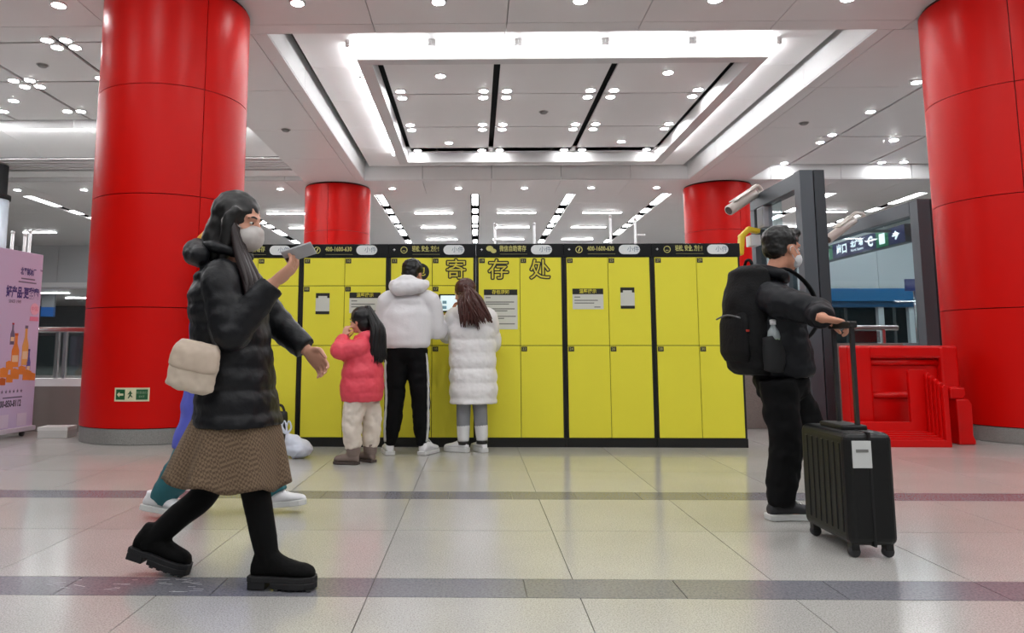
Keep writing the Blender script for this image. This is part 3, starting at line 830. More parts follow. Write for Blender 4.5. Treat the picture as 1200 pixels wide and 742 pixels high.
MB().box(GX-0.17, GX, 14.16, 14.3, 0, 2.725).build('rear_post', M_frame, t, bevel=0.004)
MB().box(GX-0.09, GX-0.078, 10.14, 14.155, 1.0, 2.725).build('glass_pane', M_glass2, t)
MB().box(GX-0.17, GX, 10.14, 14.155, 0.9, 1.0).build('low_rail', M_frame, t, bevel=0.004)

# ---- security cameras
M_cam = mat('camera_housing', (206,198,190), 0.45)
def cctv(base, tip, mount, label):
    b, e = Vector(base), Vector(tip)
    t = thing('security_camera', b, label, 'camera')
    d = (e-b).normalized()
    MB().lathe([(0.06,0),(0.068,0.005),(0.068,(e-b).length-0.01),(0.062,(e-b).length)], b, 20, d).build('housing', M_cam, t, True)
    MB().lathe([(0.052,-0.004),(0.052,0.002)], e, 20, d).build('lens', mat('camera_lens',(80,66,62),0.15), t)
    MB().tube([b+d*0.12+Vector((0,0,0.06)), b+Vector((0.03,0.0,0.10)), Vector(mount)+Vector((0,0,0.07)), Vector(mount)], [0.035,0.03,0.03,0.03], 10, sub=3).build('bracket', M_cam, t, True)
    MB().obox(Vector(mount)+Vector((0,0,0.008)), 0.12, 0.12, 0.016, Matrix.Identity(3)).build('mount_plate', M_cam, t)
    sh = MB(); up = Vector((0,0,1)); s = d.cross(up).normalized(); n = s.cross(d)
    R = Matrix((d, s, n)).transposed()
    sh.obox(b+d*0.2+n*0.075, 0.42, 0.13, 0.012, R); sh.build('sun_shield', M_cam, t, bevel=0.003)
    return t
c1 = at(884, 227, 9.66)
cctv(c1, at(854, 247, 9.45), (FX-0.05, 9.72, 2.946), 'white bullet security camera on the frame beside the distant red pillar')
c2 = at(1000, 258, 11.4)
cctv(c2, at(970, 281, 11.15), (GX-0.085, 11.5, 2.926), 'white bullet security camera on the frame behind the hanging navy sign')
t = thing('wall_speaker', (FX-0.05, 9.62, 2.4), 'pale grey box speaker hung under the steel frame', 'speaker')
MB().box(FX-0.115, FX+0.0, 9.5, 9.72, 2.48, 2.755).build('box', mat('speaker_grey',(176,178,184),0.5), t, bevel=0.006)
MB().box(FX-0.122, FX-0.114, 9.52, 9.70, 2.50, 2.735).build('grille', mat('speaker_grille',(150,152,158),0.7), t)
# yellow strap bracket
M_ystrap = mat('strap_yellow', (232,200,40), 0.45)
p0, p1, p2, p3 = at(867.5,297,9.62), at(869,277,9.62), at(877,269,9.62), at(887,271,9.62)
t = thing('yellow_guard', (p3.x, 9.65, 2.0), 'bent yellow plastic guard with small white box near the locker end', 'bracket')
sp = MB()
for q0, q1 in ((p0,p1),(p1,p2),(p2,p3)):
    d = (q1-q0).normalized(); n = d.cross(Vector((0,1,0))).normalized()
    sp.obox((q0+q1)/2, (q1-q0).length+0.05, 0.12, 0.06, Matrix((d, Vector((0,1,0)), n)).transposed())
remesh(sp, 'strap', M_ystrap, t, 0.012, 3)
b0 = at(884, 281, 9.65)
MB().box(b0.x-0.06, FX-0.125, 9.6, 9.79, b0.z-0.08, b0.z+0.06).build('box', M_pill, t, bevel=0.006)

# ---- hanging sign, its long face turned to the lockers' side
M_navy = mat('sign_navy', (22,30,72), 0.35, emit=0.22, emit_rgb=(34,44,110))
M_sgr = mat('sign_green', (24,128,84), 0.35, emit=0.25)
M_swh = mat('sign_white_lit', (240,244,248), 0.4, emit=0.9)
SX = 6.62; sy0, sy1 = 11.42, 14.2
szt, szb = at(1057,262,11.42).z, at(1057,283.5,11.42).z
t = thing('hanging_sign', (SX, 12.8, szt), 'long navy sign box beside the glazed frame with green fields and white arrow', 'sign')
MB().box(SX, SX+0.14, sy0, sy1, szb, szt).build('box', mat('sign_case',(40,42,50),0.4), t, bevel=0.006)
MB().box(SX-0.004, SX, sy0+0.02, sy1-0.02, szb+0.012, szt-0.012).build('face', M_navy, t)
RS = (math.pi/2, 0, -math.pi/2)
def spos(f): return sy1+(sy0-sy1)*f
zc = (szt+szb)/2; hh = szt-szb
for f0, f1 in ((0.0,0.16),(0.70,0.83)):
    MB().box(SX-0.006, SX-0.004, spos(f1), spos(f0), szb+0.012, szt-0.012).build('green_field', M_sgr, t)
def stext(s, f, dz, size, fit=None, bold=0.0): return text(s, size, M_swh, t, (SX-0.0065, spos(f), zc+dz), RS, depth=0.0005, bold=bold, fit=fit)
stext('出', 0.08, 0, hh*0.72, None, 0.004)
stext('出口', 0.285, 0, hh*0.66, 0.36, 0.006)
stext('北广场', 0.475, hh*0.13, hh*0.42, 0.42, 0.004)
stext('North Square', 0.475, -hh*0.22, hh*0.22, 0.42)
stext('C', 0.635, 0, hh*0.8, None, 0.008)
MB().prism_x([(spos(0.735),szb+hh*0.2),(spos(0.795),szb+hh*0.2),(spos(0.795),szt-hh*0.2),(spos(0.735),szt-hh*0.2)][::-1], SX-0.009, SX-0.0065).build('pictogram', M_swh, t)
ay, s_ = spos(0.905), hh*0.30
arrow = [(ay+s_*1.0,zc-s_*0.16),(ay+s_*1.0,zc+s_*0.16),(ay-s_*0.2,zc+s_*0.16),(ay+s_*0.25,zc+s_*0.62),(ay-s_*0.1,zc+s_*0.85),(ay-s_*1.0,zc),(ay-s_*0.1,zc-s_*0.85),(ay+s_*0.25,zc-s_*0.62),(ay-s_*0.2,zc-s_*0.16)]
MB().prism_x(arrow, SX-0.0085, SX-0.0065).build('arrow', M_swh, t)
for y in (sy0+0.4, sy1-0.4): MB().box(GX+0.002, SX+0.002, y-0.03, y+0.03, 2.76, 2.80).build('bracket_arm', M_framed, t)

# ---- the far side on the barrier side: screen wall, blue fascia, doors
t = struct('wall_screen', 'pale grey panel wall above a blue fascia seen through the glazed frame')
for k in range(5):
    a = 7.0+1.25*k
    MB().box(a+0.006, a+1.244, 17.6, 17.7, 2.2, 3.72).build('wall_panel', M_wall, t)
MB().box(7.0, 13.2, 17.6, 17.75, 0, 0.9).build('low_wall', M_parapet, t)
a, b = at(968, 338, 16.4), at(1079, 353, 16.4)
t = thing('blue_fascia', ((a.x+b.x)/2, 16.6, b.z-0.1), 'long blue fascia band of a booth beyond the glazed frame', 'fascia')
MB().box(a.x-0.3, b.x, 16.4, 16.9, b.z, a.z).build('band', mat('fascia_blue',(18,104,158),0.4), t, bevel=0.01)
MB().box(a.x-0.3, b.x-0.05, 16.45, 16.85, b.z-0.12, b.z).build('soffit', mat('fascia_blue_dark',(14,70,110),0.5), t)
for x in (a.x+0.1, (a.x+b.x)/2+0.2, b.x-0.15): MB().box(x-0.06, x+0.06, 16.5, 16.62, 0, b.z-0.12).build('post', M_wall, t)
a2 = at(1062, 327, 15.5); b2 = at(1086, 341, 15.5)
t = thing('small_sign', ((a2.x+b2.x)/2, 15.5, b2.z), 'small dark blue sign near the blue fascia', 'sign')
MB().box(a2.x, b2.x, 15.5, 15.58, b2.z, a2.z).build('panel', M_navy, t)
text('?', (a2.z-b2.z)*0.8, M_swh, t, ((a2.x*0.3+b2.x*0.7), 15.499, (a2.z+b2.z)/2), depth=0.0005)
MB().tube([(a2.x+0.2,15.6,0),(a2.x+0.2,15.6,a2.z)], 0.025, 8).build('post', M_steel, t, True)
# glazed booth front under the fascia
t = thing('glass_booth_front', (9, 17.2, 0), 'glass booth front below the blue fascia', 'booth')
for k in range(3): MB().box(7.4+1.1*k, 8.45+1.1*k, 17.2, 17.22, 0.9, 2.15).build('glass_pane', glass_mat('booth_glass',(150,180,186),0.1), t)
for k in range(4): MB().box(7.37+1.1*k, 7.41+1.1*k, 17.18, 17.24, 0.9, 2.15).build('mullion', M_steel, t)
MB().box(7.3, 10.8, 17.15, 17.27, 0.0, 0.9).build('plinth', M_wall, t)

# ---- thin white poles behind the lockers, and by the banner
def pole(px, py_top, Y, label, arm=0):
    p = at(px, py_top, Y)
    t = thing('white_pole', (p.x, Y, 0), label, 'pole', 'slim white poles')
    MB().lathe([(0.09,0),(0.09,0.015)], (p.x,Y,0), 16).build('foot', M_trim, t)
    MB().lathe([(0.022,0.015),(0.022,p.z)], (p.x,Y,0), 10).build('shaft', M_trim, t, True)
    MB().lathe([(0.028,p.z),(0.028,p.z+0.03),(0.015,p.z+0.04)], (p.x,Y,0), 10).build('cap', M_trim, t, True)
    if arm: MB().tube([(p.x,Y,p.z-0.25),(p.x+arm,Y,p.z-0.25)], 0.018, 8).build('arm', M_trim, t, True)
pole(580, 264, 12, 'slim white pole behind the lockers with a short side arm', 0.12)
pole(626, 264, 12, 'slim white pole rising behind the lockers above the last sign character')
pole(715, 255, 12, 'tall slim white pole rising behind the lockers above the small label')
pole(744, 258, 12, 'tall slim white pole with an arm behind the plain end lockers', 0.16)
pole(15, 274, 10.4, 'slim white pole rising behind the lilac banner, leftover of a queue rail')
pole(29.5, 277, 10.4, 'slim white pole behind the lilac banner beside its twin')
pole(35.5, 273, 10.6, 'tallest slim white pole behind the lilac banner')
# pale column at the edge, with a black collar
p = at(-15, 300, 15.5)
t = thing('pale_column', (p.x, 15.5, 0), 'pale blue grey round column with a black collar beyond the banner', 'column', None, 'structure')
MB().lathe([(0.33,0),(0.33,4.1)], (p.x,15.5,0), 32).build('shaft', mat('column_pale',(206,214,226),0.35), t, True)
MB().lathe([(0.36,4.1),(0.36,4.2),(0.28,4.21),(0.28,ZC+0.1)], (p.x,15.5,0), 32).build('collar', M_dark, t, True)
# low far opening: counter and blue sign seen through the railing
t = thing('blue_light_box', (-18, 31.0, 2.0), 'small blue light box deep inside the low far opening', 'sign')
a, b = at(48,360,31), at(62,371,31)
MB().box(a.x, b.x, 31, 31.15, b.z, a.z).build('face', mat('far_blue',(40,86,150),0.4, emit=0.05), t)
MB().box(a.x, b.x, 31.02, 31.13, a.z, 3.2).build('hanger', M_walld, t)

# ================================================================== RED PLASTIC BARRIERS
M_bar = mat('barrier_red_plastic', (208,5,5), 0.3, spec=0.35, noise_amt=0.04, noise_scale=4)
BY = 7.62
pA0, pA1 = at(995, 405, BY), at(1126, 405, BY)
xa, xb, zt = pA0.x+0.03, pA1.x-0.02, pA0.z
t = thing('plastic_barrier', ((xa+xb)/2, BY+0.2, 0), 'large red plastic barrier panel with ribs standing against the granite parapet', 'barrier', 'red plastic barriers')
MB().box(xa, xb, BY+0.10, BY+0.30, 0, zt).build('shell', M_bar, t, bevel=0.02)
MB().box(xa, xa+0.20, BY+0.02, BY+0.11, 0, zt).build('upright', M_bar, t, bevel=0.025)
MB().box(xb-0.18, xb, BY+0.02, BY+0.11, 0.52, zt).build('upright', M_bar, t, bevel=0.025)
MB().box(xa+0.17, xb-0.15, BY+0.03, BY+0.11, zt-0.13, zt).build('top_bar', M_bar, t, bevel=0.025)
for z in (zt-0.17, zt-0.50):
    MB().tube([(xa+0.16,BY+0.1,z),(xb-0.14,BY+0.1,z)], 0.035, 10).build('rib', M_bar, t, True)
# barrier at the pillar side with its waisted end
xc0, xc1 = at(1112,465,7.5).x, at(1134,465,7.5).x
t = thing('plastic_barrier', ((xc0+xc1)/2, 7.6, 0), 'red plastic barrier with a waisted end beside the granite pillar base', 'barrier', 'red plastic barriers')
z1, z2 = at(1120,466,7.5).z, at(1120,518,7.5).z
MB().prism_y([(xc0+0.02,0),(xc1,0),(xc1,0.04),(xc1-0.02,0.09),(xc1-0.01,z1-0.06),(xc1-0.04,z1-0.01),(xc0+0.02,z1-0.01)], 7.42, 7.60).build('lower_body', M_bar, t, bevel=0.015)
MB().prism_y([(xc0-0.02,z1-0.01),(xc0+0.1,z1-0.01),(xc1-0.05,z1+0.03),(xc1-0.06,z1+0.10),(xc0-0.02,z1+0.10)], 7.44, 7.60).build('neck', M_bar, t, bevel=0.012)
# front L-shaped stack of nested barrier frames
t = thing('plastic_barrier', (4.35, 7.3, 0), 'stack of nested red L-shaped barrier frames with grooved edges', 'barrier', 'red plastic barriers')
for k in range(6):
    y0 = 7.50-0.045*k
    pB = at(1003, 514, y0); xL = at(1002,500,7.4).x; xR = at(1086+4.6*k,470,y0).x
    zT = at(1086, 433+3.6*k, y0).z; xI = at(1064 if k == 0 else 1086+4.6*(k-1)-1.5,470,y0).x
    zI = at(1040, 494 if k == 0 else 505+2.6*(k-1), y0).z
    zI = max(zI, 0.03)
    MB().prism_y([(xL,0),(xR,0),(xR,zT-0.02),(xR-0.02,zT),(xI+0.02,zT),(xI,zT-0.02),(xI,zI),(xL,zI)], y0-0.040, y0).build('nested_frame', M_bar, t, bevel=0.004)

# ================================================================== BAGS ON THE FLOOR
M_bagw = mat('plastic_bag_white', (216,222,236), 0.35, spec=0.5, noise_amt=0.03)
p = atz(344, 539)
t = thing('plastic_bag', (p.x, p.y+0.1, 0), 'knotted white plastic bag slumped on the floor by the lockers', 'bag')
m = MB(); c = Vector((p.x, p.y+0.1, 0))
m.ell(c+Vector((0.02,0,0.075)), 0.125, 0.10, 0.075)
m.tube([c+Vector((0.04,0,0.06)), c+Vector((-0.04,0,0.14)), c+Vector((-0.085,0,0.205))], [0.10,0.07,0.018], 16, sub=4)
remesh(m, 'sack', M_bagw, t, 0.008, 2, folds=0.008, fold_scale=16)
for q in ((-0.03,0.02),(-0.065,-0.01),(0.012,0.01)):
    MB().tube([c+Vector((-0.085,0,0.20)), c+Vector((-0.085+q[0]-0.02,q[1],0.26)), c+Vector((-0.085+q[0],q[1],0.31)), c+Vector((-0.085+q[0]+0.02,q[1],0.25)), c+Vector((-0.085,0,0.2))], [0.01,0.008,0.006,0.008,0.01], 8, sub=4).build('handle_loop', M_bagw, t, True)
p = at(322, 519, 6.93)
t = thing('black_bag', (p.x, 6.93, 0), 'black soft bag standing against the lockers behind the white bag', 'bag')
m = MB(); c = Vector((p.x-0.03, 6.95, 0))
m.rings([(c+Vector((0,0,0.005)),(0.13,0,0),(0,0.09,0)),(c+Vector((0,0,0.05)),(0.15,0,0),(0,0.11,0)),(c+Vector((0.0,0,0.22)),(0.14,0,0),(0,0.09,0)),(c+Vector((0.03,0,0.32)),(0.11,0,0),(0,0.05,0)),(c+Vector((0.04,0,0.35)),(0.09,0,0),(0,0.025,0))], 20)
remesh(m, 'sack', mat('bag_black',(26,26,28),0.55), t, 0.010, 3, folds=0.012, fold_scale=11)
MB().tube([c+Vector((-0.03,0,0.33)), c+Vector((0.0,0.0,0.40)), c+Vector((0.08,0,0.40)), c+Vector((0.11,0,0.33))], 0.012, 8, sub=4).build('handle', MATS['bag_black'], t, True)
# ================================================================== PEOPLE
UP = Vector((0,0,1))
M_skin = mat('skin_light', (214,160,136), 0.5, spec=0.35, noise_amt=0.04, noise_scale=12)
M_skin2 = mat('skin_tan', (204,146,120), 0.5, spec=0.35, noise_amt=0.04, noise_scale=12)
M_eye = mat('eye_white', (232,228,222), 0.25)
M_iris = mat('eye_dark', (34,24,20), 0.2)
M_hairk = mat('hair_black', (13,11,11), 0.42, spec=0.5, noise_amt=0.3, noise_scale=60)
M_hairb = mat('hair_brown', (72,38,32), 0.4, spec=0.5, noise_amt=0.3, noise_scale=60)
M_mask = mat('face_mask_grey', (196,190,186), 0.7)
M_maskw = mat('face_mask_white', (214,214,216), 0.7)
M_puffk = mat('puffer_black', (12,13,18), 0.46, spec=0.32, bump=0.25, bump_scale=40)
M_white = mat('shoe_white', (226,226,228), 0.45)
M_sole = mat('sole_white', (206,206,204), 0.6)

def lat_of(fw): return UP.cross(fw).normalized()
def loft(mb, prof, fw, lat, n=5, bulge=None, seg=28):
    """torso-like body: prof = [(centre, half-depth, half-width), ...] from top to bottom"""
    rs = []; s = 0.0; last = None
    for i in range(len(prof)-1):
        for k in range(n if i < len(prof)-2 else n+1):
            t = k/n; st = t*t*(3-2*t)
            c = prof[i][0].lerp(prof[i+1][0], t)
            rx = prof[i][1]*(1-st)+prof[i+1][1]*st; ry = prof[i][2]*(1-st)+prof[i+1][2]*st
            if last is not None: s += (c-last).length
            last = c
            g = 1.0
            if bulge: g = 1-bulge[1]+bulge[1]*math.sqrt(abs(math.sin(math.pi*s/bulge[0])))
            rs.append((c, fw*rx*g, lat*ry*g))
    return mb.rings(rs, seg)
def hand(mb, wr, d, palm, curl=0.5, thumb=1, s=1.0, spread=0.22):
    """palm and five bent fingers; palm = direction the palm faces, thumb = side of the thumb along d x palm"""
    d = Vector(d).normalized(); palm = Vector(palm); palm = (palm-d*palm.dot(d)).normalized()
    ac = d.cross(palm).normalized()*thumb
    L = 0.088*s
    mb.rings([(wr-d*0.03*s, ac*0.027*s, palm*0.020*s),(wr, ac*0.027*s, palm*0.019*s),(wr+d*L*0.4, ac*0.037*s, palm*0.017*s),(wr+d*L*0.85, ac*0.042*s, palm*0.014*s),(wr+d*L*1.05, ac*0.038*s, palm*0.010*s)], 14)
    for i, (o, ln) in enumerate(((0.031,0.072),(0.0105,0.080),(-0.0105,0.075),(-0.030,0.060))):
        p = wr+d*L*0.92+ac*o*s
        dd = (d+ac*(o*spread*12)).normalized(); pts = [p]; a = 0.0
        for seg, f in enumerate((0.45,0.32,0.25)):
            a += curl*(0.8 if seg == 0 else 1.0)
            pts.append(pts[-1]+(dd*math.cos(a)+palm*math.sin(a))*ln*f*s)
        mb.tube(pts, [0.0092*s,0.0086*s,0.0080*s,0.0068*s], 8, sub=2, round_ends=True)
    p = wr+d*L*0.22+ac*0.026*s
    t1 = (d*0.62+ac*0.72+palm*0.28).normalized(); t2 = (d*0.9+ac*0.2+palm*(0.25+0.5*curl)).normalized()
    mb.tube([p, p+t1*0.040*s, p+t1*0.040*s+t2*0.030*s, p+t1*0.040*s+t2*0.056*s], [0.0145*s,0.0120*s,0.0104*s,0.0085*s], 8, sub=2, round_ends=True)
def head_frame(fwd):
    f = Vector(fwd).normalized(); l = UP.cross(f).normalized(); u = f.cross(l)
    return f, l, u, Matrix((f, l, u)).transposed()
def add_head(mb, c, fwd, s=1.0):
    f, l, u, R = head_frame(fwd)
    E = lambda a, b, d, rx, ry, rz: mb.ell(c+(f*a+l*b+u*d)*s, rx*s, ry*s, rz*s, R)
    E(-0.010,0,0.035, 0.098,0.078,0.092); E(0.022,0,-0.030, 0.070,0.063,0.084); E(0.048,0,-0.088, 0.038,0.036,0.028)
    E(0.074,0,0.028, 0.020,0.056,0.015); E(0.052,0.036,-0.022, 0.034,0.024,0.026); E(0.052,-0.036,-0.022, 0.034,0.024,0.026)
    mb.tube([c+(f*0.088+u*0.016)*s, c+(f*0.104-u*0.012)*s, c+(f*0.111-u*0.026)*s], [0.009*s,0.011*s,0.014*s], 8, sub=2, round_ends=True)
    E(0.096,0.011,-0.028, 0.010,0.009,0.008); E(0.096,-0.011,-0.028, 0.010,0.009,0.008)
    E(0.084,0,-0.056, 0.013,0.025,0.007); E(0.082,0,-0.068, 0.013,0.022,0.008)
    for q in (1,-1): E(-0.004,0.075*q,-0.006, 0.019,0.010,0.032)
def face_parts(root, c, fwd, s=1.0, brow=None):
    f, l, u, R = head_frame(fwd)
    for q in (1,-1):
        e = MB().ell(c+(f*0.082+l*0.031*q+u*0.006)*s, 0.008*s, 0.012*s, 0.0062*s, R, 12, 7).build('eye', M_eye, root, True)
        MB().ell(c+(f*0.0885+l*0.031*q+u*0.006)*s, 0.003*s, 0.0058*s, 0.0058*s, R, 10, 6).build('iris', M_iris, e, True)
        MB().tube([c+(f*0.092+l*0.014*q+u*0.029)*s, c+(f*0.088+l*0.034*q+u*0.032)*s, c+(f*0.074+l*0.052*q+u*0.024)*s], [0.004*s,0.0045*s,0.002*s], 6, sub=2).build('eyebrow', brow or M_hairk, root, True)
def make_body(root, skin, c, fwd, neck, chest, pelvis, fw, arms, legs, s=1.0, voxel=0.0055, hips=0.145):
    lat = lat_of(fw); mb = MB()
    add_head(mb, c, fwd, s)
    f, l, u, R = head_frame(fwd)
    mb.tube([c-(u*0.045+f*0.015)*s, (c-(u*0.08+f*0.02)*s).lerp(neck,0.5), neck-UP*0.03*s], [0.052*s,0.050*s,0.060*s], 14, sub=3)
    waist = chest.lerp(pelvis, 0.55)
    loft(mb, [(neck+UP*0.0,0.045*s,0.07*s),(neck-UP*0.05*s,0.08*s,0.14*s),(chest,0.10*s,0.150*s),(waist,0.085*s,0.120*s),(pelvis,0.10*s,hips*s),(pelvis-UP*0.07*s,0.075*s,0.11*s)], fw, lat, 4)
    for a in arms:
        mb.tube([a['sh'].lerp(neck,0.35), a['sh'], a['sh'].lerp(a['el'],0.5), a['el'], a['el'].lerp(a['wr'],0.4), a['wr']], [0.05*s,0.052*s,0.044*s,0.038*s,0.037*s,0.026*s], 12, sub=3)
        hand(mb, a['wr'], a['d'], a['palm'], a.get('curl',0.5), a.get('thumb',1), s*a.get('hs',1.0))
    for g in legs:
        mb.tube([g['hip']+UP*0.02*s, g['hip'].lerp(g['kn'],0.4), g['kn'], g['kn'].lerp(g['an'],0.35), g['an']], [0.078*s,0.066*s,0.044*s,0.041*s,0.029*s], 14, sub=3)
        mb.tube([g['an']+UP*0.01, g['an'].lerp(g['toe'],0.45)-UP*0.036*s, g['toe']-UP*0.006], [0.030*s,0.016*s,0.011*s], 10, sub=3, round_ends=True)
    b = remesh(mb, 'body', skin, root, voxel, 2)
    return b
def sleeves(mb, arms, r, bulge=None, ext=0.0, s=1.0):
    for a in arms:
        e = a['wr']+(a['wr']-a['el']).normalized()*ext
        mb.tube([a['sh'].lerp(a['neck'],0.45) if 'neck' in a else a['sh']+UP*0.01, a['sh'], a['sh'].lerp(a['el'],0.5), a['el'], a['el'].lerp(e,0.5), e], [r[0]*0.9,r[0],r[0]*0.97,r[1],(r[1]+r[2])/2,r[2]], 18, sub=8 if bulge else 3, bulge=bulge)
def legs_cloth(mb, legs, waist, fw, rad, hipw, stop=1.1, depth=0.12):
    lat = lat_of(fw)
    h = (legs[0]['hip']+legs[1]['hip'])/2
    loft(mb, [(waist,depth*0.9,hipw*0.92),(waist.lerp(h,0.6),depth,hipw),(h-UP*0.04,depth*0.9,hipw*0.9),(h-UP*0.09,depth*0.6,hipw*0.6)], fw, lat, 4)
    for g in legs:
        e = g['kn'].lerp(g['an'], stop)
        mb.tube([g['hip']+UP*0.03, g['hip'].lerp(g['kn'],0.4), g['kn'], g['kn'].lerp(e,0.5), e], [rad[0],rad[0]*0.98,rad[1],rad[2],rad[3]], 18, sub=5)
def xf(mb, o, fw, pitch=0.0, roll=0.0, up=None):
    """move a shape modelled along +x (heel at origin) to o, heading fw, toe pitched up by pitch"""
    f = Vector(fw); f.z = 0; f.normalize(); l = UP.cross(f)
    f2 = f*math.cos(pitch)+UP*math.sin(pitch); u2 = UP*math.cos(pitch)-f*math.sin(pitch)
    mb.v = [tuple(Vector(o)+f2*x+l*y+u2*z) for x,y,z in mb.v]
    return mb
def sole_poly(L, W):
    return [(0.0,-W*0.33),(0.0,W*0.33),(L*0.08,W*0.42),(L*0.35,W*0.38),(L*0.65,W*0.5),(L*0.85,W*0.46),(L*0.97,W*0.26),(L,0),(L*0.97,-W*0.26),(L*0.85,-W*0.46),(L*0.65,-W*0.5),(L*0.35,-W*0.38),(L*0.08,-W*0.42)]
def sneaker(root, o, fw, L=0.285, pitch=0.0, m=None, ms=None, sole_h=0.032, collar=0.105, trim=None, s_w=0.105):
    X, Y_ = Vector((1,0,0)), Vector((0,1,0)); k = L/0.285
    up = MB()
    H = [(0.008,0.028,0.040),(0.03,0.038,0.075),(0.07,0.040,0.088),(0.11,0.041,0.080),(0.15,0.045,0.062),(0.19,0.049,0.048),(0.23,0.046,0.040),(0.262,0.034,0.032),(0.278,0.016,0.02)]
    up.rings([(Vector((x*k,0,sole_h*0.8+h*k*0.5)), Vector((0,w*k,0)), Vector((0,0,h*k*0.55))) for x,w,h in H], 18)
    up.tube([(0.055*k,0,0.05*k),(0.05*k,0,collar)], [0.040*k,0.038*k], 16)
    xf(up, o, fw, pitch)
    u = remesh(up, 'shoe', m or M_white, root, 0.006, 3)
    so = MB().prism(sole_poly(L, s_w*k), 0.0, sole_h); xf(so, o, fw, pitch)
    so.build('sole', ms or M_sole, u, bevel=0.005)
    la = MB()
    for i in range(4):
        x = (0.115+0.022*i)*k; z = (0.118-0.014*i)*k
        la.tube([(x,-0.030*k,z-0.018*k),(x+0.004,0,z+0.002*k),(x,0.030*k,z-0.018*k)], 0.0035, 6, sub=3)
    xf(la, o, fw, pitch); la.build('laces', trim or M_white, u, True)
    return u
def mask_part(root, c, fwd, m, s=1.0):
    f, l, u, R = head_frame(fwd); mb = MB()
    mb.ell(c+(f*0.060-u*0.052)*s, 0.060*s, 0.066*s, 0.056*s, R)
    mb.ell(c+(f*0.088-u*0.030)*s, 0.032*s, 0.034*s, 0.030*s, R)
    k = remesh(mb, 'face_mask', m, root, 0.006, 3)
    lp = MB()
    for q in (1,-1):
        lp.tube([c+(f*0.055+l*0.060*q-u*0.022)*s, c+(f*0.0+l*0.083*q+u*0.012)*s, c+(-f*0.020+l*0.082*q-u*0.012)*s, c+(f*0.045+l*0.062*q-u*0.078)*s], 0.0022, 6, sub=4)
    lp.build('ear_loops', m, k, True)
    return k
def locks(mb, starts, ends, n, r, rnd, sag=0.0, mid=None):
    for i in range(n):
        a = Vector(starts[rnd.randrange(len(starts))]); b = Vector(ends[0]).lerp(Vector(ends[1]), rnd.random())
        a = a+Vector((rnd.uniform(-1,1),rnd.uniform(-1,1),rnd.uniform(-1,1)))*0.018
        b = b+Vector((rnd.uniform(-1,1),rnd.uniform(-1,1),rnd.uniform(-1.6,1)))*0.02
        m = a.lerp(b,0.5)+Vector((rnd.uniform(-1,1)*0.012,rnd.uniform(-1,1)*0.012,sag))+(Vector(mid) if mid else Vector())
        mb.tube([a, a.lerp(m,0.5)+Vector((0,0,sag*0.4)), m, m.lerp(b,0.6), b], [r*0.8,r,r,r*0.8,r*0.25], 7, sub=3)
def root_at(name, p, label, cat='person'):
    return thing(name, (p.x, p.y, 0), label, cat)

# ------------------------------------------------------------------ woman in the black puffer, walking
Yc = 3.1
q = lambda x, y, dy=0.0: at(x, y, Yc+dy)
fw = Vector((1,0,0)); lat = lat_of(fw)
W = root_at('person', q(262,690), 'person striding in a long black puffer coat and brown skirt, holding a phone')
hc = q(279,262); hf = Vector((0.95,-0.22,-0.16))
neck = q(265,312); chest = q(268,352); pel = q(276,452)
aR = dict(sh=q(258,330,-0.165), el=q(270,393,-0.22), wr=q(321,331,-0.19), d=(0.75,0.05,0.62), palm=(-0.5,0.25,0.75), curl=0.55, thumb=-1, neck=neck)
aL = dict(sh=q(283,327,0.165), el=q(324,378,0.22), wr=q(360,411,0.18), d=(0.72,-0.05,-0.68), palm=(-0.35,-0.85,-0.2), curl=0.5, thumb=-1, neck=neck)
lR = dict(hip=q(278,470,-0.09), kn=q(299,574,-0.075), an=q(313,650,-0.08), toe=q(348,680,-0.08))
lL = dict(hip=q(272,470,0.09), kn=q(243,574,0.09), an=q(178,634,0.09), toe=q(212,660,0.09))
make_body(W, M_skin, hc, hf, neck, chest, pel, fw, [aR,aL], [lR,lL])
face_parts(W, hc, hf)
mask_part(W, hc, hf, M_mask, 1.06)
f, l, u, R = head_frame(hf)
mb = MB()
mb.ell(hc+u*0.042-f*0.022, 0.108, 0.090, 0.102, R)
mb.ell(hc-f*0.045-u*0.02, 0.085, 0.085, 0.105, R)
for sgn in (1,-1): mb.tube([hc+f*0.035+l*0.074*sgn+u*0.06, hc+f*0.012+l*0.086*sgn, hc+f*0.015+l*0.084*sgn-u*0.09, hc+f*0.005+l*0.08*sgn-u*0.22], [0.022,0.030,0.030,0.012], 12, sub=4)
mb.tube([hc-f*0.05, hc-f*0.07-u*0.11, hc-f*0.06-u*0.24], [0.075,0.08,0.05], 16, sub=4, flat=1.1)
remesh(mb, 'hair', M_hairk, W, 0.008, 3, folds=0.004, fold_scale=30)
# coat
mb = MB()
loft(mb, [(neck+UP*0.015,0.062,0.085),(q(263,326),0.115,0.175),(q(267,352),0.158,0.205),(q(272,400),0.160,0.205),(q(277,450),0.160,0.215),(q(280,497),0.176,0.232)], fw, lat, 9, bulge=(0.088,0.075), seg=36)
sleeves(mb, [aR,aL], (0.078,0.070,0.054), bulge=(0.075,0.10), ext=-0.012)
mb.tube([neck+Vector((-0.07,-0.12,0.03)), neck+Vector((-0.115,-0.03,0.055)), neck+Vector((-0.115,0.05,0.055)), neck+Vector((-0.07,0.12,0.03))], [0.042,0.060,0.060,0.042], 14, sub=4, round_ends=True)
remesh(mb, 'puffer_coat', M_puffk, W, 0.009, 2, folds=0.004, fold_scale=22)
mb = MB()
mb.tube([neck+Vector((0.075,-0.07,0.045)), neck+Vector((-0.02,-0.10,0.07)), neck+Vector((-0.085,0,0.075)), neck+Vector((-0.02,0.10,0.07)), neck+Vector((0.075,0.07,0.045))], [0.022,0.026,0.03,0.026,0.022], 12, sub=4, round_ends=True)
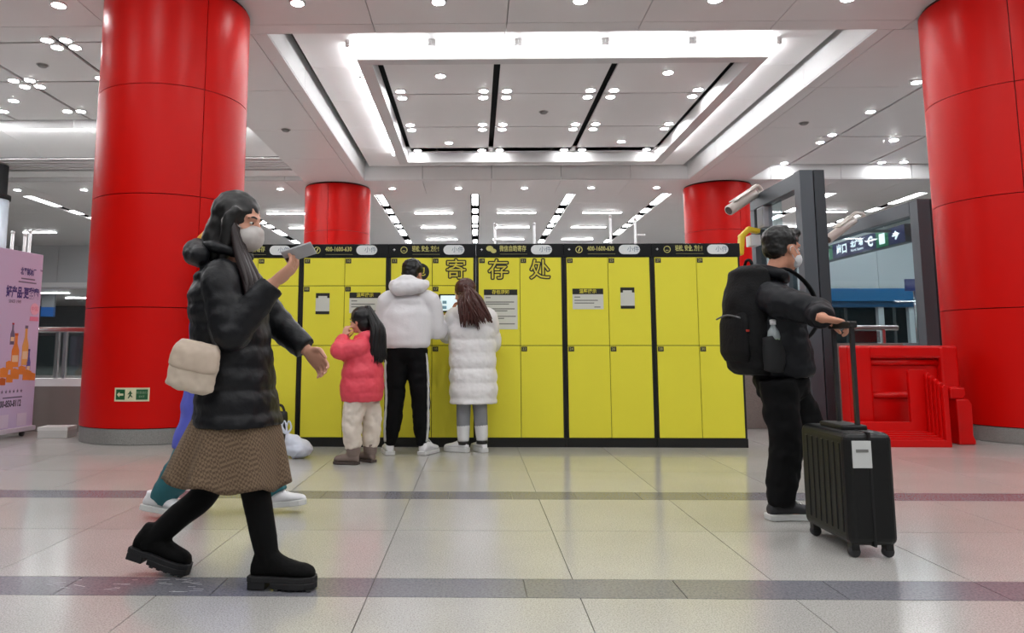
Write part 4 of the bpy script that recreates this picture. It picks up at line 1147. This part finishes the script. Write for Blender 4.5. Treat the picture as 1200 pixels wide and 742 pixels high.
remesh(mb, 'collar', M_puffk, W, 0.008, 2)
fh = MB(); rnd = random.Random(21)
for i in range(26):
    o = Vector((rnd.uniform(-0.02,0.02), rnd.uniform(-0.05,0.05), rnd.uniform(-0.03,0.03)))
    fh.tube([hc+f*0.02-l*0.075+u*0.0+o*0.3, q(283,300,-0.08)+o*0.6, q(296,335,-0.105)+o, q(301,372,-0.10)+o*1.2], [0.010,0.013,0.012,0.004], 7, sub=3)
fh.build('front_hair', mat('hair_dark_brown',(34,20,20),0.45), W, True)
# skirt: a hollow flared sheet with soft pleats
M_skirt = bpy.data.materials.new('skirt_brown_check'); M_skirt.use_nodes = True
nt = M_skirt.node_tree; bs = nt.nodes['Principled BSDF']; bs.inputs['Roughness'].default_value = 0.85
tc = nt.nodes.new('ShaderNodeTexCoord'); mp = nt.nodes.new('ShaderNodeMapping'); mp.inputs['Rotation'].default_value = (0,0.3,0.2)
ck = nt.nodes.new('ShaderNodeTexChecker'); ck.inputs['Scale'].default_value = 105
ck.inputs['Color1'].default_value = srgb(122,102,80); ck.inputs['Color2'].default_value = srgb(92,73,56)
nt.links.new(tc.outputs['Object'], mp.inputs[0]); nt.links.new(mp.outputs[0], ck.inputs[0]); nt.links.new(ck.outputs[0], bs.inputs['Base Color'])
vs = []; fs = []; NS = 72; NR = 14
top, bot = q(279,478), q(266,563)
for wall in (0, 1):
    for k in range(NR+1):
        t = k/NR; c = top.lerp(bot, t); rx = 0.150+0.088*t**0.8-0.006*wall; ry = 0.20+0.05*t-0.006*wall
        for i in range(NS):
            a = 2*math.pi*i/NS
            g = 1+0.075*t*math.sin(7*a+0.6)+0.03*t*math.sin(13*a)
            vs.append((c.x+rx*g*math.cos(a), c.y+ry*g*math.sin(a), c.z-0.018*t*math.cos(a)*1.2+0.012*t*math.sin(7*a+0.6)))
B0 = (NR+1)*NS
for k in range(NR):
    for i in range(NS):
        j = (i+1)%NS
        fs.append((k*NS+i,(k+1)*NS+i,(k+1)*NS+j,k*NS+j)); fs.append((B0+k*NS+i,B0+k*NS+j,B0+(k+1)*NS+j,B0+(k+1)*NS+i))
for i in range(NS):
    j = (i+1)%NS
    fs.append((i,j,B0+j,B0+i)); fs.append((NR*NS+i,B0+NR*NS+i,B0+NR*NS+j,NR*NS+j))
MB().add(vs, fs).build('skirt', M_skirt, W, True)
mb = MB(); legs_cloth(mb, [lR,lL], q(276,455), fw, (0.085,0.058,0.053,0.044), 0.15)
remesh(mb, 'tights', mat('tights_black',(5,5,6),0.8,spec=0.2), W, 0.009, 2)
M_boot = mat('boot_suede_black', (6,6,6), 0.8, spec=0.2, bump=0.2, bump_scale=120)
M_bsole = mat('boot_sole_black', (26,26,28), 0.6)
def boot(root, o, heading, pitch, kn, an):
    L = 0.265; up = MB()
    H = [(0.006,0.024,0.05),(0.03,0.034,0.11),(0.07,0.037,0.118),(0.11,0.039,0.092),(0.15,0.043,0.068),(0.19,0.047,0.056),(0.225,0.044,0.050),(0.25,0.032,0.040),(0.262,0.012,0.02)]
    up.rings([(Vector((x,0,0.04+h*0.5)), Vector((0,w,0)), Vector((0,0,h*0.55))) for x,w,h in H], 18)
    xf(up, o, heading, pitch)
    top = an.lerp(kn, 0.55)
    up.tube([top, an.lerp(kn,0.25), an, an-UP*0.03], [0.053,0.050,0.045,0.045], 16, sub=4)
    b = remesh(up, 'boot', M_boot, root, 0.007, 3, folds=0.002, fold_scale=30)
    so = MB().prism(sole_poly(L+0.006, 0.104), 0.028, 0.050)
    so.prism([p for p in sole_poly(L+0.006,0.108) if p[0] > L*0.34], 0.006, 0.029)
    for i in range(5):
        x = L*(0.42+0.12*i); so.box(x, x+0.018, -0.046, 0.046, 0.0, 0.007)
    so.box(0.004, 0.074, -0.040, 0.040, 0.0, 0.030)
    xf(so, o, heading, pitch); so.build('sole', M_bsole, b, bevel=0.003)
    return b
hR = q(292,690,-0.08); hR.z = 0.0
boot(W, Vector((hR.x,hR.y,0.002)), (1,-0.06,0), 0.0, lR['kn'], lR['an'])
hL = q(151,652,0.09)
boot(W, hL, (1,-0.05,0), -0.28, lL['kn'], lL['an'])
# phone in her hand
pc = q(350,296,-0.19)
t = thing('smartphone', pc, 'grey smartphone held up in the hand of the person in black', 'phone')
R = Matrix.Rotation(-0.32,3,'Y') @ Matrix.Rotation(-0.55,3,'X')
MB().obox(pc, 0.125, 0.072, 0.0085, R).build('body', mat('phone_grey',(168,168,172),0.3), t, bevel=0.003)
MB().obox(pc+R@Vector((0,0,0.0046)), 0.117, 0.066, 0.0008, R).build('screen', mat('phone_screen',(150,156,166),0.15, emit=0.15), t)
MB().obox(pc+R@Vector((-0.045,0.018,-0.0052)), 0.026, 0.026, 0.002, R).build('camera_bump', M_head, t)
# shoulder bag
bc = q(227,431,-0.262)
t = thing('shoulder_bag', bc-UP*0.09, 'cream quilted shoulder bag hanging at the back of the black coat', 'bag')
M_cream = mat('bag_cream', (206,190,172), 0.6, noise_amt=0.05)
mb = MB(); R = Matrix.Rotation(0.22,3,'Y')
loft(mb, [(bc+R@Vector((0,0,0.095)),0.070,0.022),(bc+R@Vector((0,0,0.08)),0.085,0.035),(bc,0.095,0.045),(bc-R@Vector((0,0,0.075)),0.092,0.045),(bc-R@Vector((0,0,0.092)),0.07,0.03)], R@Vector((1,0,0)), Vector((0,1,0)), 5)
remesh(mb, 'pouch', M_cream, t, 0.007, 3, folds=0.006, fold_scale=24)
fl = MB(); loft(fl, [(bc+R@Vector((0,-0.004,0.10)),0.075,0.028),(bc+R@Vector((0,-0.012,0.06)),0.094,0.040),(bc+R@Vector((0,-0.014,0.0)),0.096,0.040),(bc+R@Vector((0,-0.014,-0.012)),0.08,0.036)], R@Vector((1,0,0)), Vector((0,1,0)), 4)
remesh(fl, 'flap', mat('bag_flap_cream',(198,180,162),0.6), t, 0.007, 3, folds=0.003, fold_scale=24)
MB().tube([bc+R@Vector((0.07,0.0,0.09)), q(246,380,-0.245), q(256,336,-0.225), q(263,317,-0.15), q(262,330,0.02)], 0.008, 8, sub=5).build('strap', mat('bag_strap_black',(28,26,26),0.5), t, True)

# ------------------------------------------------------------------ walker in blue, behind her
Yc = 4.27
B = root_at('person', q(262,606), 'person in a blue jacket and teal trousers walking behind the black coat')
fw = Vector((1,0,0)); lat = lat_of(fw)
hc = q(254,297); hf = Vector((1,0.05,-0.05))
neck = q(250,338); chest = q(252,372); pel = q(262,455)
aR = dict(sh=q(247,350,-0.16), el=q(262,400,-0.19), wr=q(288,425,-0.15), d=(0.8,0,-0.6), palm=(0,1,0), curl=0.4, thumb=-1, neck=neck)
aL = dict(sh=q(256,350,0.16), el=q(254,404,0.20), wr=q(275,436,0.18), d=(0.5,0,-0.8), palm=(0,-1,0), curl=0.4, thumb=1, neck=neck)
lR = dict(hip=q(264,462,-0.08), kn=q(225,532,-0.08), an=q(190,582,-0.08), toe=q(218,601,-0.08))
lL = dict(hip=q(264,462,0.08), kn=q(297,525,0.08), an=q(322,574,0.08), toe=q(352,588,0.08))
make_body(B, M_skin, hc, hf, neck, chest, pel, fw, [aR,aL], [lR,lL], 0.97, 0.008)
face_parts(B, hc, hf)
M_bluej = mat('jacket_blue', (88,96,196), 0.6, bump=0.15, bump_scale=25)
mb = MB()
loft(mb, [(neck+UP*0.01,0.06,0.08),(q(249,352),0.11,0.17),(q(252,385),0.125,0.20),(q(258,430),0.16,0.20),(q(260,480),0.22,0.21),(q(258,524),0.262,0.22)], fw, lat, 6)
sleeves(mb, [aR,aL], (0.068,0.060,0.046))
remesh(mb, 'jacket', M_bluej, B, 0.012, 3, folds=0.012, fold_scale=9)
mb = MB(); legs_cloth(mb, [lR,lL], q(262,450), fw, (0.098,0.090,0.086,0.066), 0.15)
remesh(mb, 'trousers', mat('trousers_teal',(28,92,100),0.7), B, 0.012, 3, folds=0.014, fold_scale=13)
h1 = q(166,596,-0.08); sneaker(B, h1, (1,-0.05,0), 0.29, -0.16)
h2 = q(309,596,0.08); h2.z = 0.003; sneaker(B, h2+UP*0.02, (1,0,0), 0.25, 0.10)
f, l, u, R = head_frame(hf); mb = MB()
mb.ell(hc+u*0.055-f*0.012, 0.112, 0.096, 0.090, R); mb.tube([hc+u*0.036+f*0.09, hc+u*0.03+l*0.09, hc+u*0.02-f*0.11, hc+u*0.03-l*0.09, hc+u*0.036+f*0.09], 0.022, 10, sub=6)
remesh(mb, 'knit_hat', mat('hat_amber',(206,150,52),0.9, bump=0.5, bump_scale=90), B, 0.009, 2, folds=0.003, fold_scale=40)
mb = MB(); mb.ell(hc-f*0.035-u*0.03, 0.082, 0.084, 0.075, R); remesh(mb, 'hair', M_hairk, B, 0.010, 2, folds=0.004, fold_scale=30)

# ------------------------------------------------------------------ man with suitcase, walking
Yc = 4.3
S = root_at('person', q(915,605), 'person in a dark jacket and backpack walking with a black suitcase')
fw = Vector((0.96,0.28,0)).normalized(); lat = lat_of(fw)
hc = q(917,293); hf = Vector((0.93,0.34,-0.06))
neck = q(900,334); chest = q(898,372); pel = q(915,445)
sx0, sx1, sy0_, sy1_, sz0, sz1 = 1.662, 1.882, 3.45, 3.92, 0.055, 0.55
grip = Vector(((sx0+sx1)/2+0.025, (sy0_+sy1_)/2, at(1003,381,3.68).z))
aR = dict(sh=q(908,352,-0.19), el=q(957,366,-0.36), wr=grip+Vector((-0.075,0.035,0.035)), d=(0.86,-0.35,-0.22), palm=(-0.2,-0.05,-1), curl=0.80, thumb=1, neck=neck)
aL = dict(sh=q(906,348,0.20), el=q(918,402,0.26), wr=q(924,440,0.28), d=(0.3,0.1,-0.9), palm=(0,-1,0), curl=0.5, thumb=1, neck=neck)
lR = dict(hip=q(912,452,-0.09), kn=q(922,520,-0.10), an=q(915,586,-0.09), toe=q(944,600,-0.09))
lL = dict(hip=q(920,450,0.09), kn=q(955,516,0.10), an=q(975,578,0.10), toe=q(1005,592,0.10))
make_body(S, M_skin2, hc, hf, neck, chest, pel, fw, [aR,aL], [lR,lL], 1.03)
face_parts(S, hc, hf)
mask_part(S, hc, hf, M_maskw)
f, l, u, R = head_frame(hf); mb = MB()
mb.ell(hc+u*0.058-f*0.020, 0.108, 0.090, 0.088, R); mb.ell(hc-f*0.055+u*0.01, 0.062, 0.080, 0.075, R); mb.ell(hc+u*0.10+f*0.055, 0.05, 0.06, 0.035, R)
remesh(mb, 'hair', M_hairk, S, 0.007, 2, folds=0.007, fold_scale=38)
M_jack = mat('jacket_black', (14,16,22), 0.55, spec=0.3, bump=0.2, bump_scale=30)
mb = MB()
loft(mb, [(neck+UP*0.03,0.065,0.085),(q(899,346),0.115,0.185),(q(900,368),0.155,0.225),(q(906,400),0.165,0.225),(q(914,430),0.160,0.215),(q(917,441),0.150,0.205)], fw, lat, 8, bulge=(0.11,0.04), seg=36)
sleeves(mb, [aR,aL], (0.092,0.078,0.056), bulge=(0.10,0.06), ext=-0.025)
remesh(mb, 'jacket', M_jack, S, 0.010, 2, folds=0.010, fold_scale=14)
mb = MB(); mb.tube([neck+f*0.075-l*0.06+UP*0.03, neck-l*0.10+UP*0.055, neck-f*0.09+UP*0.07, neck+l*0.10+UP*0.055, neck+f*0.075+l*0.06+UP*0.03], [0.024,0.034,0.046,0.034,0.024], 12, sub=4, round_ends=True)
remesh(mb, 'collar', M_jack, S, 0.009, 2)
mb = MB(); legs_cloth(mb, [lR,lL], q(914,436), fw, (0.105,0.088,0.082,0.066), 0.175, depth=0.14)
remesh(mb, 'trousers', mat('trousers_black',(7,7,9),0.8,spec=0.2), S, 0.011, 3, folds=0.013, fold_scale=12)
M_shk = mat('shoe_black', (40,40,44), 0.55)
h1 = q(899,606,-0.09); h1.z = 0.002; sneaker(S, h1, (1,0.12,0), 0.30, 0.0, M_shk, M_sole, trim=M_whitetxt)
h2 = q(962,596,0.10); h2.z = 0.002; sneaker(S, h2+UP*0.01, (1,0.15,0), 0.30, 0.06, M_shk, M_sole, trim=M_whitetxt)
# backpack
bc = q(880,376,0.0); fwb = fw
t = thing('backpack', bc-UP*0.32, 'black backpack on the back of the person pulling the suitcase', 'backpack')
M_bp = mat('backpack_black', (9,9,11), 0.7, spec=0.25, bump=0.25, bump_scale=70)
mb = MB()
loft(mb, [(bc+UP*0.315,0.05,0.09),(bc+UP*0.28,0.095,0.14),(bc+UP*0.10-fw*0.015,0.125,0.165),(bc-UP*0.12-fw*0.02,0.135,0.17),(bc-UP*0.265-fw*0.01,0.115,0.16),(bc-UP*0.305,0.08,0.13)], fw, lat, 5)
remesh(mb, 'main_compartment', M_bp, t, 0.010, 3, folds=0.006, fold_scale=10)
mb = MB(); loft(mb, [(bc-fw*0.105+UP*0.05,0.03,0.11),(bc-fw*0.112-UP*0.02,0.040,0.13),(bc-fw*0.115-UP*0.18,0.040,0.13),(bc-fw*0.10-UP*0.235,0.03,0.11)], fw, lat, 4)
fp = remesh(mb, 'front_pocket', M_bp, t, 0.010, 2)
MB().tube([bc-fw*0.150-lat*0.11+UP*0.01, bc-fw*0.156+UP*0.03, bc-fw*0.150+lat*0.11+UP*0.01], 0.005, 6, sub=4).build('zip', mat('zip_grey',(90,90,92),0.4), fp, True)
MB().tube([bc-lat*0.165-UP*0.10+fw*0.0, bc-lat*0.185-UP*0.2, bc-lat*0.175-UP*0.28], [0.055,0.06,0.05], 14, sub=3).build('side_pocket', mat('pocket_black',(20,21,23),0.8), t, True)
for sg in (1,-1):
    MB().tube([bc+UP*0.27+fw*0.06+lat*0.09*sg, bc+UP*0.285+fw*0.17+lat*0.13*sg, bc+UP*0.16+fw*0.30+lat*0.15*sg, bc-UP*0.04+fw*0.28+lat*0.19*sg, bc-UP*0.20+fw*0.09+lat*0.15*sg], [0.022]*5, 10, flat=0.45, sub=5).build('shoulder_strap', M_bp, t, True)
MB().tube([bc+UP*0.30+lat*0.04, bc+UP*0.345+lat*0.02, bc+UP*0.345-lat*0.02, bc+UP*0.30-lat*0.04], 0.009, 8, sub=4).build('haul_loop', M_bp, t, True)
MB().obox(bc-fw*0.12-lat*0.125-UP*0.06, 0.01, 0.03, 0.012, Matrix((fw,lat,UP)).transposed()).build('red_tab', mat('tab_red',(170,44,30),0.5), t)
# drink bottle in the side pocket
btc = q(873,378,0) ; bb = bc-lat*0.19-UP*0.24+fw*0.0
t = thing('drink_bottle', bb, 'clear drink bottle with white cap in the backpack side pocket', 'bottle')
MB().lathe([(0.030,0.0),(0.034,0.008),(0.034,0.15),(0.030,0.175),(0.016,0.20),(0.014,0.215)], bb, 20).build('bottle_body', mat('bottle_grey',(150,158,160),0.15, spec=0.6), t, True)
MB().lathe([(0.0345,0.085),(0.0345,0.135)], bb, 20).build('bottle_label', mat('bottle_label_green',(150,170,140),0.4), t, True)
MB().lathe([(0.018,0.212),(0.018,0.236),(0.014,0.24)], bb, 16).build('cap', M_white, t, True)
# suitcase
t = thing('suitcase', ((sx0+sx1)/2, (sy0_+sy1_)/2, 0), 'black upright cabin suitcase with a white tag on its side', 'suitcase')
M_case = mat('suitcase_black', (9,10,10), 0.42, spec=0.4)
M_cased = mat('suitcase_trim', (10,10,11), 0.5)
MB().box(sx0, sx1, sy0_, sy1_, sz0, sz1).build('shell', M_case, t, bevel=0.035, seg=4)
for i in range(7):
    y = sy0_+0.06+0.055*i
    MB().box(sx0-0.004, sx0+0.01, y-0.012, y+0.012, sz0+0.05, sz1-0.05).build('rib', M_case, t, bevel=0.004)
MB().box((sx0+sx1)/2-0.006, (sx0+sx1)/2+0.006, sy0_-0.003, sy1_+0.003, sz0-0.002, sz1+0.003).build('zip_band', M_cased, t, bevel=0.002)
tg = MB().box(sx0+0.03, sx0+0.115, sy0_-0.006, sy0_+0.001, sz1-0.155, sz1-0.035).build('tag', mat('tag_white',(206,208,206),0.5), t, bevel=0.002)
MB().box(sx0+0.045, sx0+0.10, sy0_-0.008, sy0_-0.0055, sz1-0.085, sz1-0.072).build('tag_print', M_line, tg)
for y in ((sy0_+sy1_)/2-0.09, (sy0_+sy1_)/2+0.09):
    MB().box(grip.x-0.008, grip.x+0.008, y-0.010, y+0.010, sz1-0.02, grip.z-0.005).build('handle_rod', mat('rod_dark',(60,60,62),0.3,metal=0.6), t)
MB().box(grip.x-0.018, grip.x+0.018, grip.y-0.115, grip.y+0.115, grip.z-0.018, grip.z+0.016).build('grip', M_cased, t, bevel=0.008)
MB().box(sx0+0.05, sx1-0.05, sy0_+0.12, sy1_-0.12, sz1-0.005, sz1+0.022).build('carry_handle', M_cased, t, bevel=0.008)
for x in (sx0+0.035, sx1-0.035):
    for y in (sy0_+0.045, sy1_-0.045):
        w = MB().box(x-0.018, x+0.018, y-0.022, y+0.022, 0.03, sz0+0.01).build('wheel_fork', M_cased, t, bevel=0.004)
        MB().lathe([(0.022,-0.013),(0.025,-0.010),(0.025,0.010),(0.022,0.013)], (x,y,0.025), 16, (0,1,0)).build('wheel', mat('wheel_rubber',(50,50,52),0.7), w, True)

# ------------------------------------------------------------------ man in the white hoodie
Yc = 6.67
Hd = root_at('person', q(476,532), 'person in a white hoodie and black joggers facing the touch screen')
fw = Vector((0.06,1,0)).normalized(); lat = lat_of(fw)
hc = q(484,322,0.04); hf = Vector((0.40,0.9,-0.2))
neck = q(478,346); chest = q(477,368); pel = q(476,412)
aL = dict(sh=q(453,354), el=q(449,391,0.06), wr=q(466,386,0.27), d=(0.5,0.8,0.1), palm=(0.6,-0.3,-0.5), curl=0.6, thumb=1, neck=neck)
aR = dict(sh=q(504,353), el=q(512,389,0.06), wr=q(524,375,0.28), d=(0.1,0.85,0.5), palm=(-0.4,0.4,-0.6), curl=0.5, thumb=-1, neck=neck)
lL = dict(hip=q(465,414), kn=q(463,468), an=q(458,517), toe=q(457,525,0.16))
lR = dict(hip=q(488,414), kn=q(493,468), an=q(494,517), toe=q(499,525,0.16))
make_body(Hd, M_skin2, hc, hf, neck, chest, pel, fw, [aL,aR], [lL,lR], 1.04, 0.009)
face_parts(Hd, hc, hf)
f, l, u, R = head_frame(hf); mb = MB()
mb.ell(hc+u*0.050-f*0.022, 0.112, 0.094, 0.096, R); mb.ell(hc-f*0.060, 0.060, 0.080, 0.078, R)
remesh(mb, 'hair', M_hairk, Hd, 0.008, 2, folds=0.006, fold_scale=36)
M_hood = mat('hoodie_white', (226,224,226), 0.8, bump=0.12, bump_scale=60)
mb = MB()
loft(mb, [(neck+UP*0.02,0.075,0.095),(q(478,354),0.12,0.20),(q(477,370),0.150,0.238),(q(475,392),0.155,0.235),(q(475,403),0.150,0.228),(q(475,408),0.135,0.205)], fw, lat, 5)
sleeves(mb, [aL,aR], (0.092,0.080,0.056))
remesh(mb, 'hoodie', M_hood, Hd, 0.011, 3, folds=0.007, fold_scale=7, seed=2)
mb = MB()
hb = q(476,334,-0.11)
mb.tube([q(462,334,-0.04), q(465,338,-0.11), hb-UP*0.02, q(490,336,-0.11), q(498,333,-0.03)], [0.05,0.066,0.072,0.064,0.045], 14, sub=4, round_ends=True)
mb.tube([q(466,331,-0.07), q(476,328,-0.10), q(489,331,-0.08)], [0.04,0.05,0.04], 12, sub=4, round_ends=True)
remesh(mb, 'hood', M_hood, Hd, 0.010, 3, folds=0.008, fold_scale=16)
mb = MB(); legs_cloth(mb, [lL,lR], q(476,404), fw, (0.100,0.085,0.076,0.052), 0.185)
remesh(mb, 'joggers', mat('joggers_black',(6,6,8),0.8,spec=0.2), Hd, 0.011, 3, folds=0.010, fold_scale=12, seed=3)
M_str = mat('stripe_white', (196,196,192), 0.7)
for g, sg in ((lR,1),(lL,-1)):
    pts = [g['hip']+Vector((0.088*sg,-0.045,0)), g['hip'].lerp(g['kn'],0.5)+Vector((0.088*sg,-0.05,0)), g['kn']+Vector((0.070*sg,-0.055,0)), g['kn'].lerp(g['an'],0.6)+Vector((0.064*sg,-0.050,0)), g['an']+Vector((0.046*sg,-0.035,0.0))]
    MB().tube(pts, 0.013, 8, sub=6, bulge=(0.06,0.5)).build('side_stripe', M_str, Hd, True)
for g, hd in ((lL,(-0.22,1,0)),(lR,(0.45,1,0))):
    o = Vector((g['an'].x, g['an'].y-0.06, 0.002)); sneaker(Hd, o, hd, 0.30, 0.0, s_w=0.112)

# ------------------------------------------------------------------ woman in the white long puffer
Yc = 6.84
La = root_at('person', q(552,530), 'person with long brown hair in a white knee-length puffer coat')
fw = Vector((-0.25,0.97,0)).normalized(); lat = lat_of(fw)
hc = q(544,344,0.02); hf = Vector((-0.75,0.62,-0.18))
neck = q(550,366); chest = q(552,385); pel = q(553,432)
aL = dict(sh=q(533,372), el=q(524,393,0.07), wr=q(531,369,0.12), d=(0.12,0.05,1.0), palm=(0.8,-0.2,0.1), curl=0.55, thumb=-1, neck=neck)
aR = dict(sh=q(572,373), el=q(577,404,0.12), wr=q(556,401,0.16), d=(-0.95,0.2,0.2), palm=(0.2,0.4,-0.8), curl=0.5, thumb=-1, neck=neck)
lL = dict(hip=q(544,440), kn=q(543,487), an=q(543,517), toe=q(533,527,0.06))
lR = dict(hip=q(561,440), kn=q(563,487), an=q(565,516), toe=q(560,526,0.12))
make_body(La, M_skin, hc, hf, neck, chest, pel, fw, [aL,aR], [lL,lR], 0.95, 0.008)
face_parts(La, hc, hf, 0.95, M_hairb)
f, l, u, R = head_frame(hf); mb = MB(); rnd = random.Random(9)
mb.ell(hc+u*0.045-f*0.022, 0.108, 0.092, 0.098, R); mb.ell(hc-f*0.05-u*0.03, 0.075, 0.084, 0.095, R)
cap = remesh(mb, 'hair', M_hairb, La, 0.009, 2, folds=0.004, fold_scale=34)
hl = MB()
st = [hc-f*0.07+u*0.05+l*0.05, hc-f*0.085+u*0.02, hc-f*0.06+u*0.04-l*0.06, hc-f*0.03+u*0.0-l*0.085, hc-f*0.02-u*0.02+l*0.08]
locks(hl, st, (q(541,380,-0.20), q(577,374,-0.20)), 90, 0.012, rnd, 0.02, (0,-0.07,0.02))
locks(hl, st, (q(539,366,-0.16), q(560,384,-0.20)), 40, 0.011, rnd, 0.01, (0,-0.06,0.01))
hl.build('long_hair', M_hairb, La, True)
M_puffw = mat('puffer_white', (232,230,230), 0.55, bump=0.2, bump_scale=30)
mb = MB()
loft(mb, [(neck+UP*0.015,0.075,0.095),(q(552,374),0.13,0.185),(q(553,390),0.165,0.222),(q(554,425),0.165,0.222),(q(555,455),0.170,0.226),(q(555,473),0.165,0.222)], fw, lat, 9, bulge=(0.132,0.075), seg=36)
sleeves(mb, [aL,aR], (0.092,0.085,0.055), bulge=(0.12,0.08), ext=-0.01)
mb.tube([q(533,368,0.02), q(543,366,-0.12), q(560,366,-0.13), q(572,369,0.02)], [0.05,0.065,0.065,0.05], 12, sub=4, round_ends=True)
remesh(mb, 'puffer_coat', M_puffw, La, 0.010, 2, folds=0.004, fold_scale=20, seed=4)
mb = MB()
for g in (lL,lR): mb.tube([g['hip'], g['kn'], g['an']+UP*0.02], [0.08,0.064,0.050], 14, sub=4)
mb.box(min(lL['hip'].x,lR['hip'].x)-0.02, max(lL['hip'].x,lR['hip'].x)+0.02, Yc-0.03, Yc+0.03, lL['hip'].z-0.03, lL['hip'].z+0.03)
remesh(mb, 'leggings', mat('leggings_grey',(136,138,142),0.8), La, 0.009, 2)
for g in (lL,lR):
    sk = MB().tube([g['kn'].lerp(g['an'],0.38), g['kn'].lerp(g['an'],0.7), g['an']-UP*0.0], [0.061,0.057,0.050], 16, sub=4, bulge=(0.02,0.03)).build('sock', mat('sock_white',(222,222,222),0.85), La, True)
    MB().tube([g['an']+UP*0.0, g['an']-UP*0.03], [0.053,0.052], 16).build('ankle_band', M_blktxt, sk, True)
sneaker(La, Vector((lL['an'].x+0.05, lL['an'].y-0.03, 0.002)), (-1,0.45,0), 0.25, 0.0, collar=0.08, trim=M_blktxt, sole_h=0.04)
sneaker(La, Vector((lR['an'].x+0.03, lR['an'].y-0.05, 0.002)), (-0.55,1,0), 0.25, 0.0, collar=0.08, trim=M_blktxt, sole_h=0.04)

# ------------------------------------------------------------------ child in red
Yc = 6.17
G_ = root_at('person', q(422,543), 'child in a coral red puffer jacket with a long black ponytail')
fw = Vector((-0.82,0.57,0)).normalized(); lat = lat_of(fw)
hc = q(422,377); hf = Vector((-0.92,0.38,-0.08))
neck = q(428,396); chest = q(426,413); pel = q(424,458)
cs = 0.80
aL = dict(sh=q(421,408,-0.11), el=q(398,411,-0.14), wr=q(403,394,-0.05), d=(0.25,0.1,0.9), palm=(0.5,0.6,0.1), curl=0.75, thumb=-1, neck=neck)
aR = dict(sh=q(430,406,0.13), el=q(408,415,0.18), wr=q(404,398,0.10), d=(0.15,-0.1,0.9), palm=(0.5,-0.6,0.1), curl=0.75, thumb=1, neck=neck)
lL = dict(hip=q(418,463,-0.06), kn=q(412,495,-0.07), an=q(414,526,-0.07), toe=q(402,538,-0.07))
lR = dict(hip=q(431,463,0.06), kn=q(436,495,0.06), an=q(434,524,0.06), toe=q(426,534,0.08))
make_body(G_, M_skin, hc, hf, neck, chest, pel, fw, [aL,aR], [lL,lR], cs, 0.007)
face_parts(G_, hc, hf, 0.88)
f, l, u, R = head_frame(hf); mb = MB(); rnd = random.Random(3)
k_ = 0.9
mb.ell(hc+(u*0.045-f*0.022)*k_, 0.108*k_, 0.090*k_, 0.098*k_, R); mb.ell(hc-f*0.05*k_-u*0.02, 0.07*k_, 0.078*k_, 0.085*k_, R)
remesh(mb, 'hair', M_hairk, G_, 0.008, 2, folds=0.003, fold_scale=34)
pt = MB()
tie = hc-f*0.075+u*0.085
locks(pt, [tie, tie+u*0.02, tie-l*0.02], (q(433,424,-0.10), q(452,420,-0.06)), 100, 0.013, rnd, 0.02, (0.045,-0.02,0.03))
pt.build('ponytail', M_hairk, G_, True)
MB().ell(tie+Vector((0.01,0,0.0)), 0.026, 0.026, 0.020, R).build('hair_tie', mat('tie_dark',(60,24,40),0.7), G_, True)
M_coral = mat('puffer_coral', (230,74,90), 0.5, bump=0.2, bump_scale=30)
mb = MB()
loft(mb, [(neck+UP*0.012,0.062,0.075),(q(427,404),0.105,0.140),(q(426,416),0.140,0.165),(q(425,440),0.165,0.190),(q(424,460),0.170,0.195),(q(424,470),0.150,0.175)], fw, lat, 7, bulge=(0.115,0.06), seg=32)
sleeves(mb, [aL,aR], (0.082,0.078,0.048), bulge=(0.10,0.07), ext=-0.01)
mb.tube([neck+f*0.05+l*0.05, neck-f*0.05+l*0.05+UP*0.015, neck-f*0.06-l*0.04+UP*0.015, neck+f*0.05-l*0.05], [0.03,0.04,0.04,0.03], 12, sub=4, round_ends=True)
remesh(mb, 'puffer_jacket', M_coral, G_, 0.009, 2, folds=0.006, fold_scale=20, seed=5)
mb = MB(); legs_cloth(mb, [lL,lR], q(424,458), fw, (0.092,0.082,0.078,0.066), 0.14, stop=0.98, depth=0.11)
remesh(mb, 'trousers', mat('trousers_cream',(222,210,196),0.8), G_, 0.010, 2, folds=0.014, fold_scale=15, seed=6)
M_ugg = mat('boot_taupe', (128,112,104), 0.85)
for g, hd in ((lL,(-1,0.2,0)),(lR,(-0.8,0.75,0))):
    hdv = Vector(hd).normalized()
    o = Vector((g['an'].x, g['an'].y, 0.003))-hdv*0.05
    up_ = MB(); k_ = 0.80
    H = [(0.006,0.030,0.06),(0.03,0.042,0.10),(0.07,0.046,0.11),(0.11,0.048,0.092),(0.15,0.052,0.075),(0.20,0.052,0.066),(0.24,0.042,0.056),(0.268,0.016,0.03)]
    up_.rings([(Vector((x*k_,0,0.018+h*k_*0.5)), Vector((0,w*k_,0)), Vector((0,0,h*k_*0.55))) for x,w,h in H], 18)
    xf(up_, o, hd); up_.tube([g['an']+UP*0.035, g['an'], g['an']-UP*0.05], [0.062,0.060,0.052], 16, sub=3)
    b = remesh(up_, 'boot', M_ugg, G_, 0.007, 3)
    so = MB().prism(sole_poly(0.275*k_,0.112*k_), 0, 0.02); xf(so, o, hd); so.build('sole', mat('boot_sole_brown',(78,66,60),0.7), b, bevel=0.003)
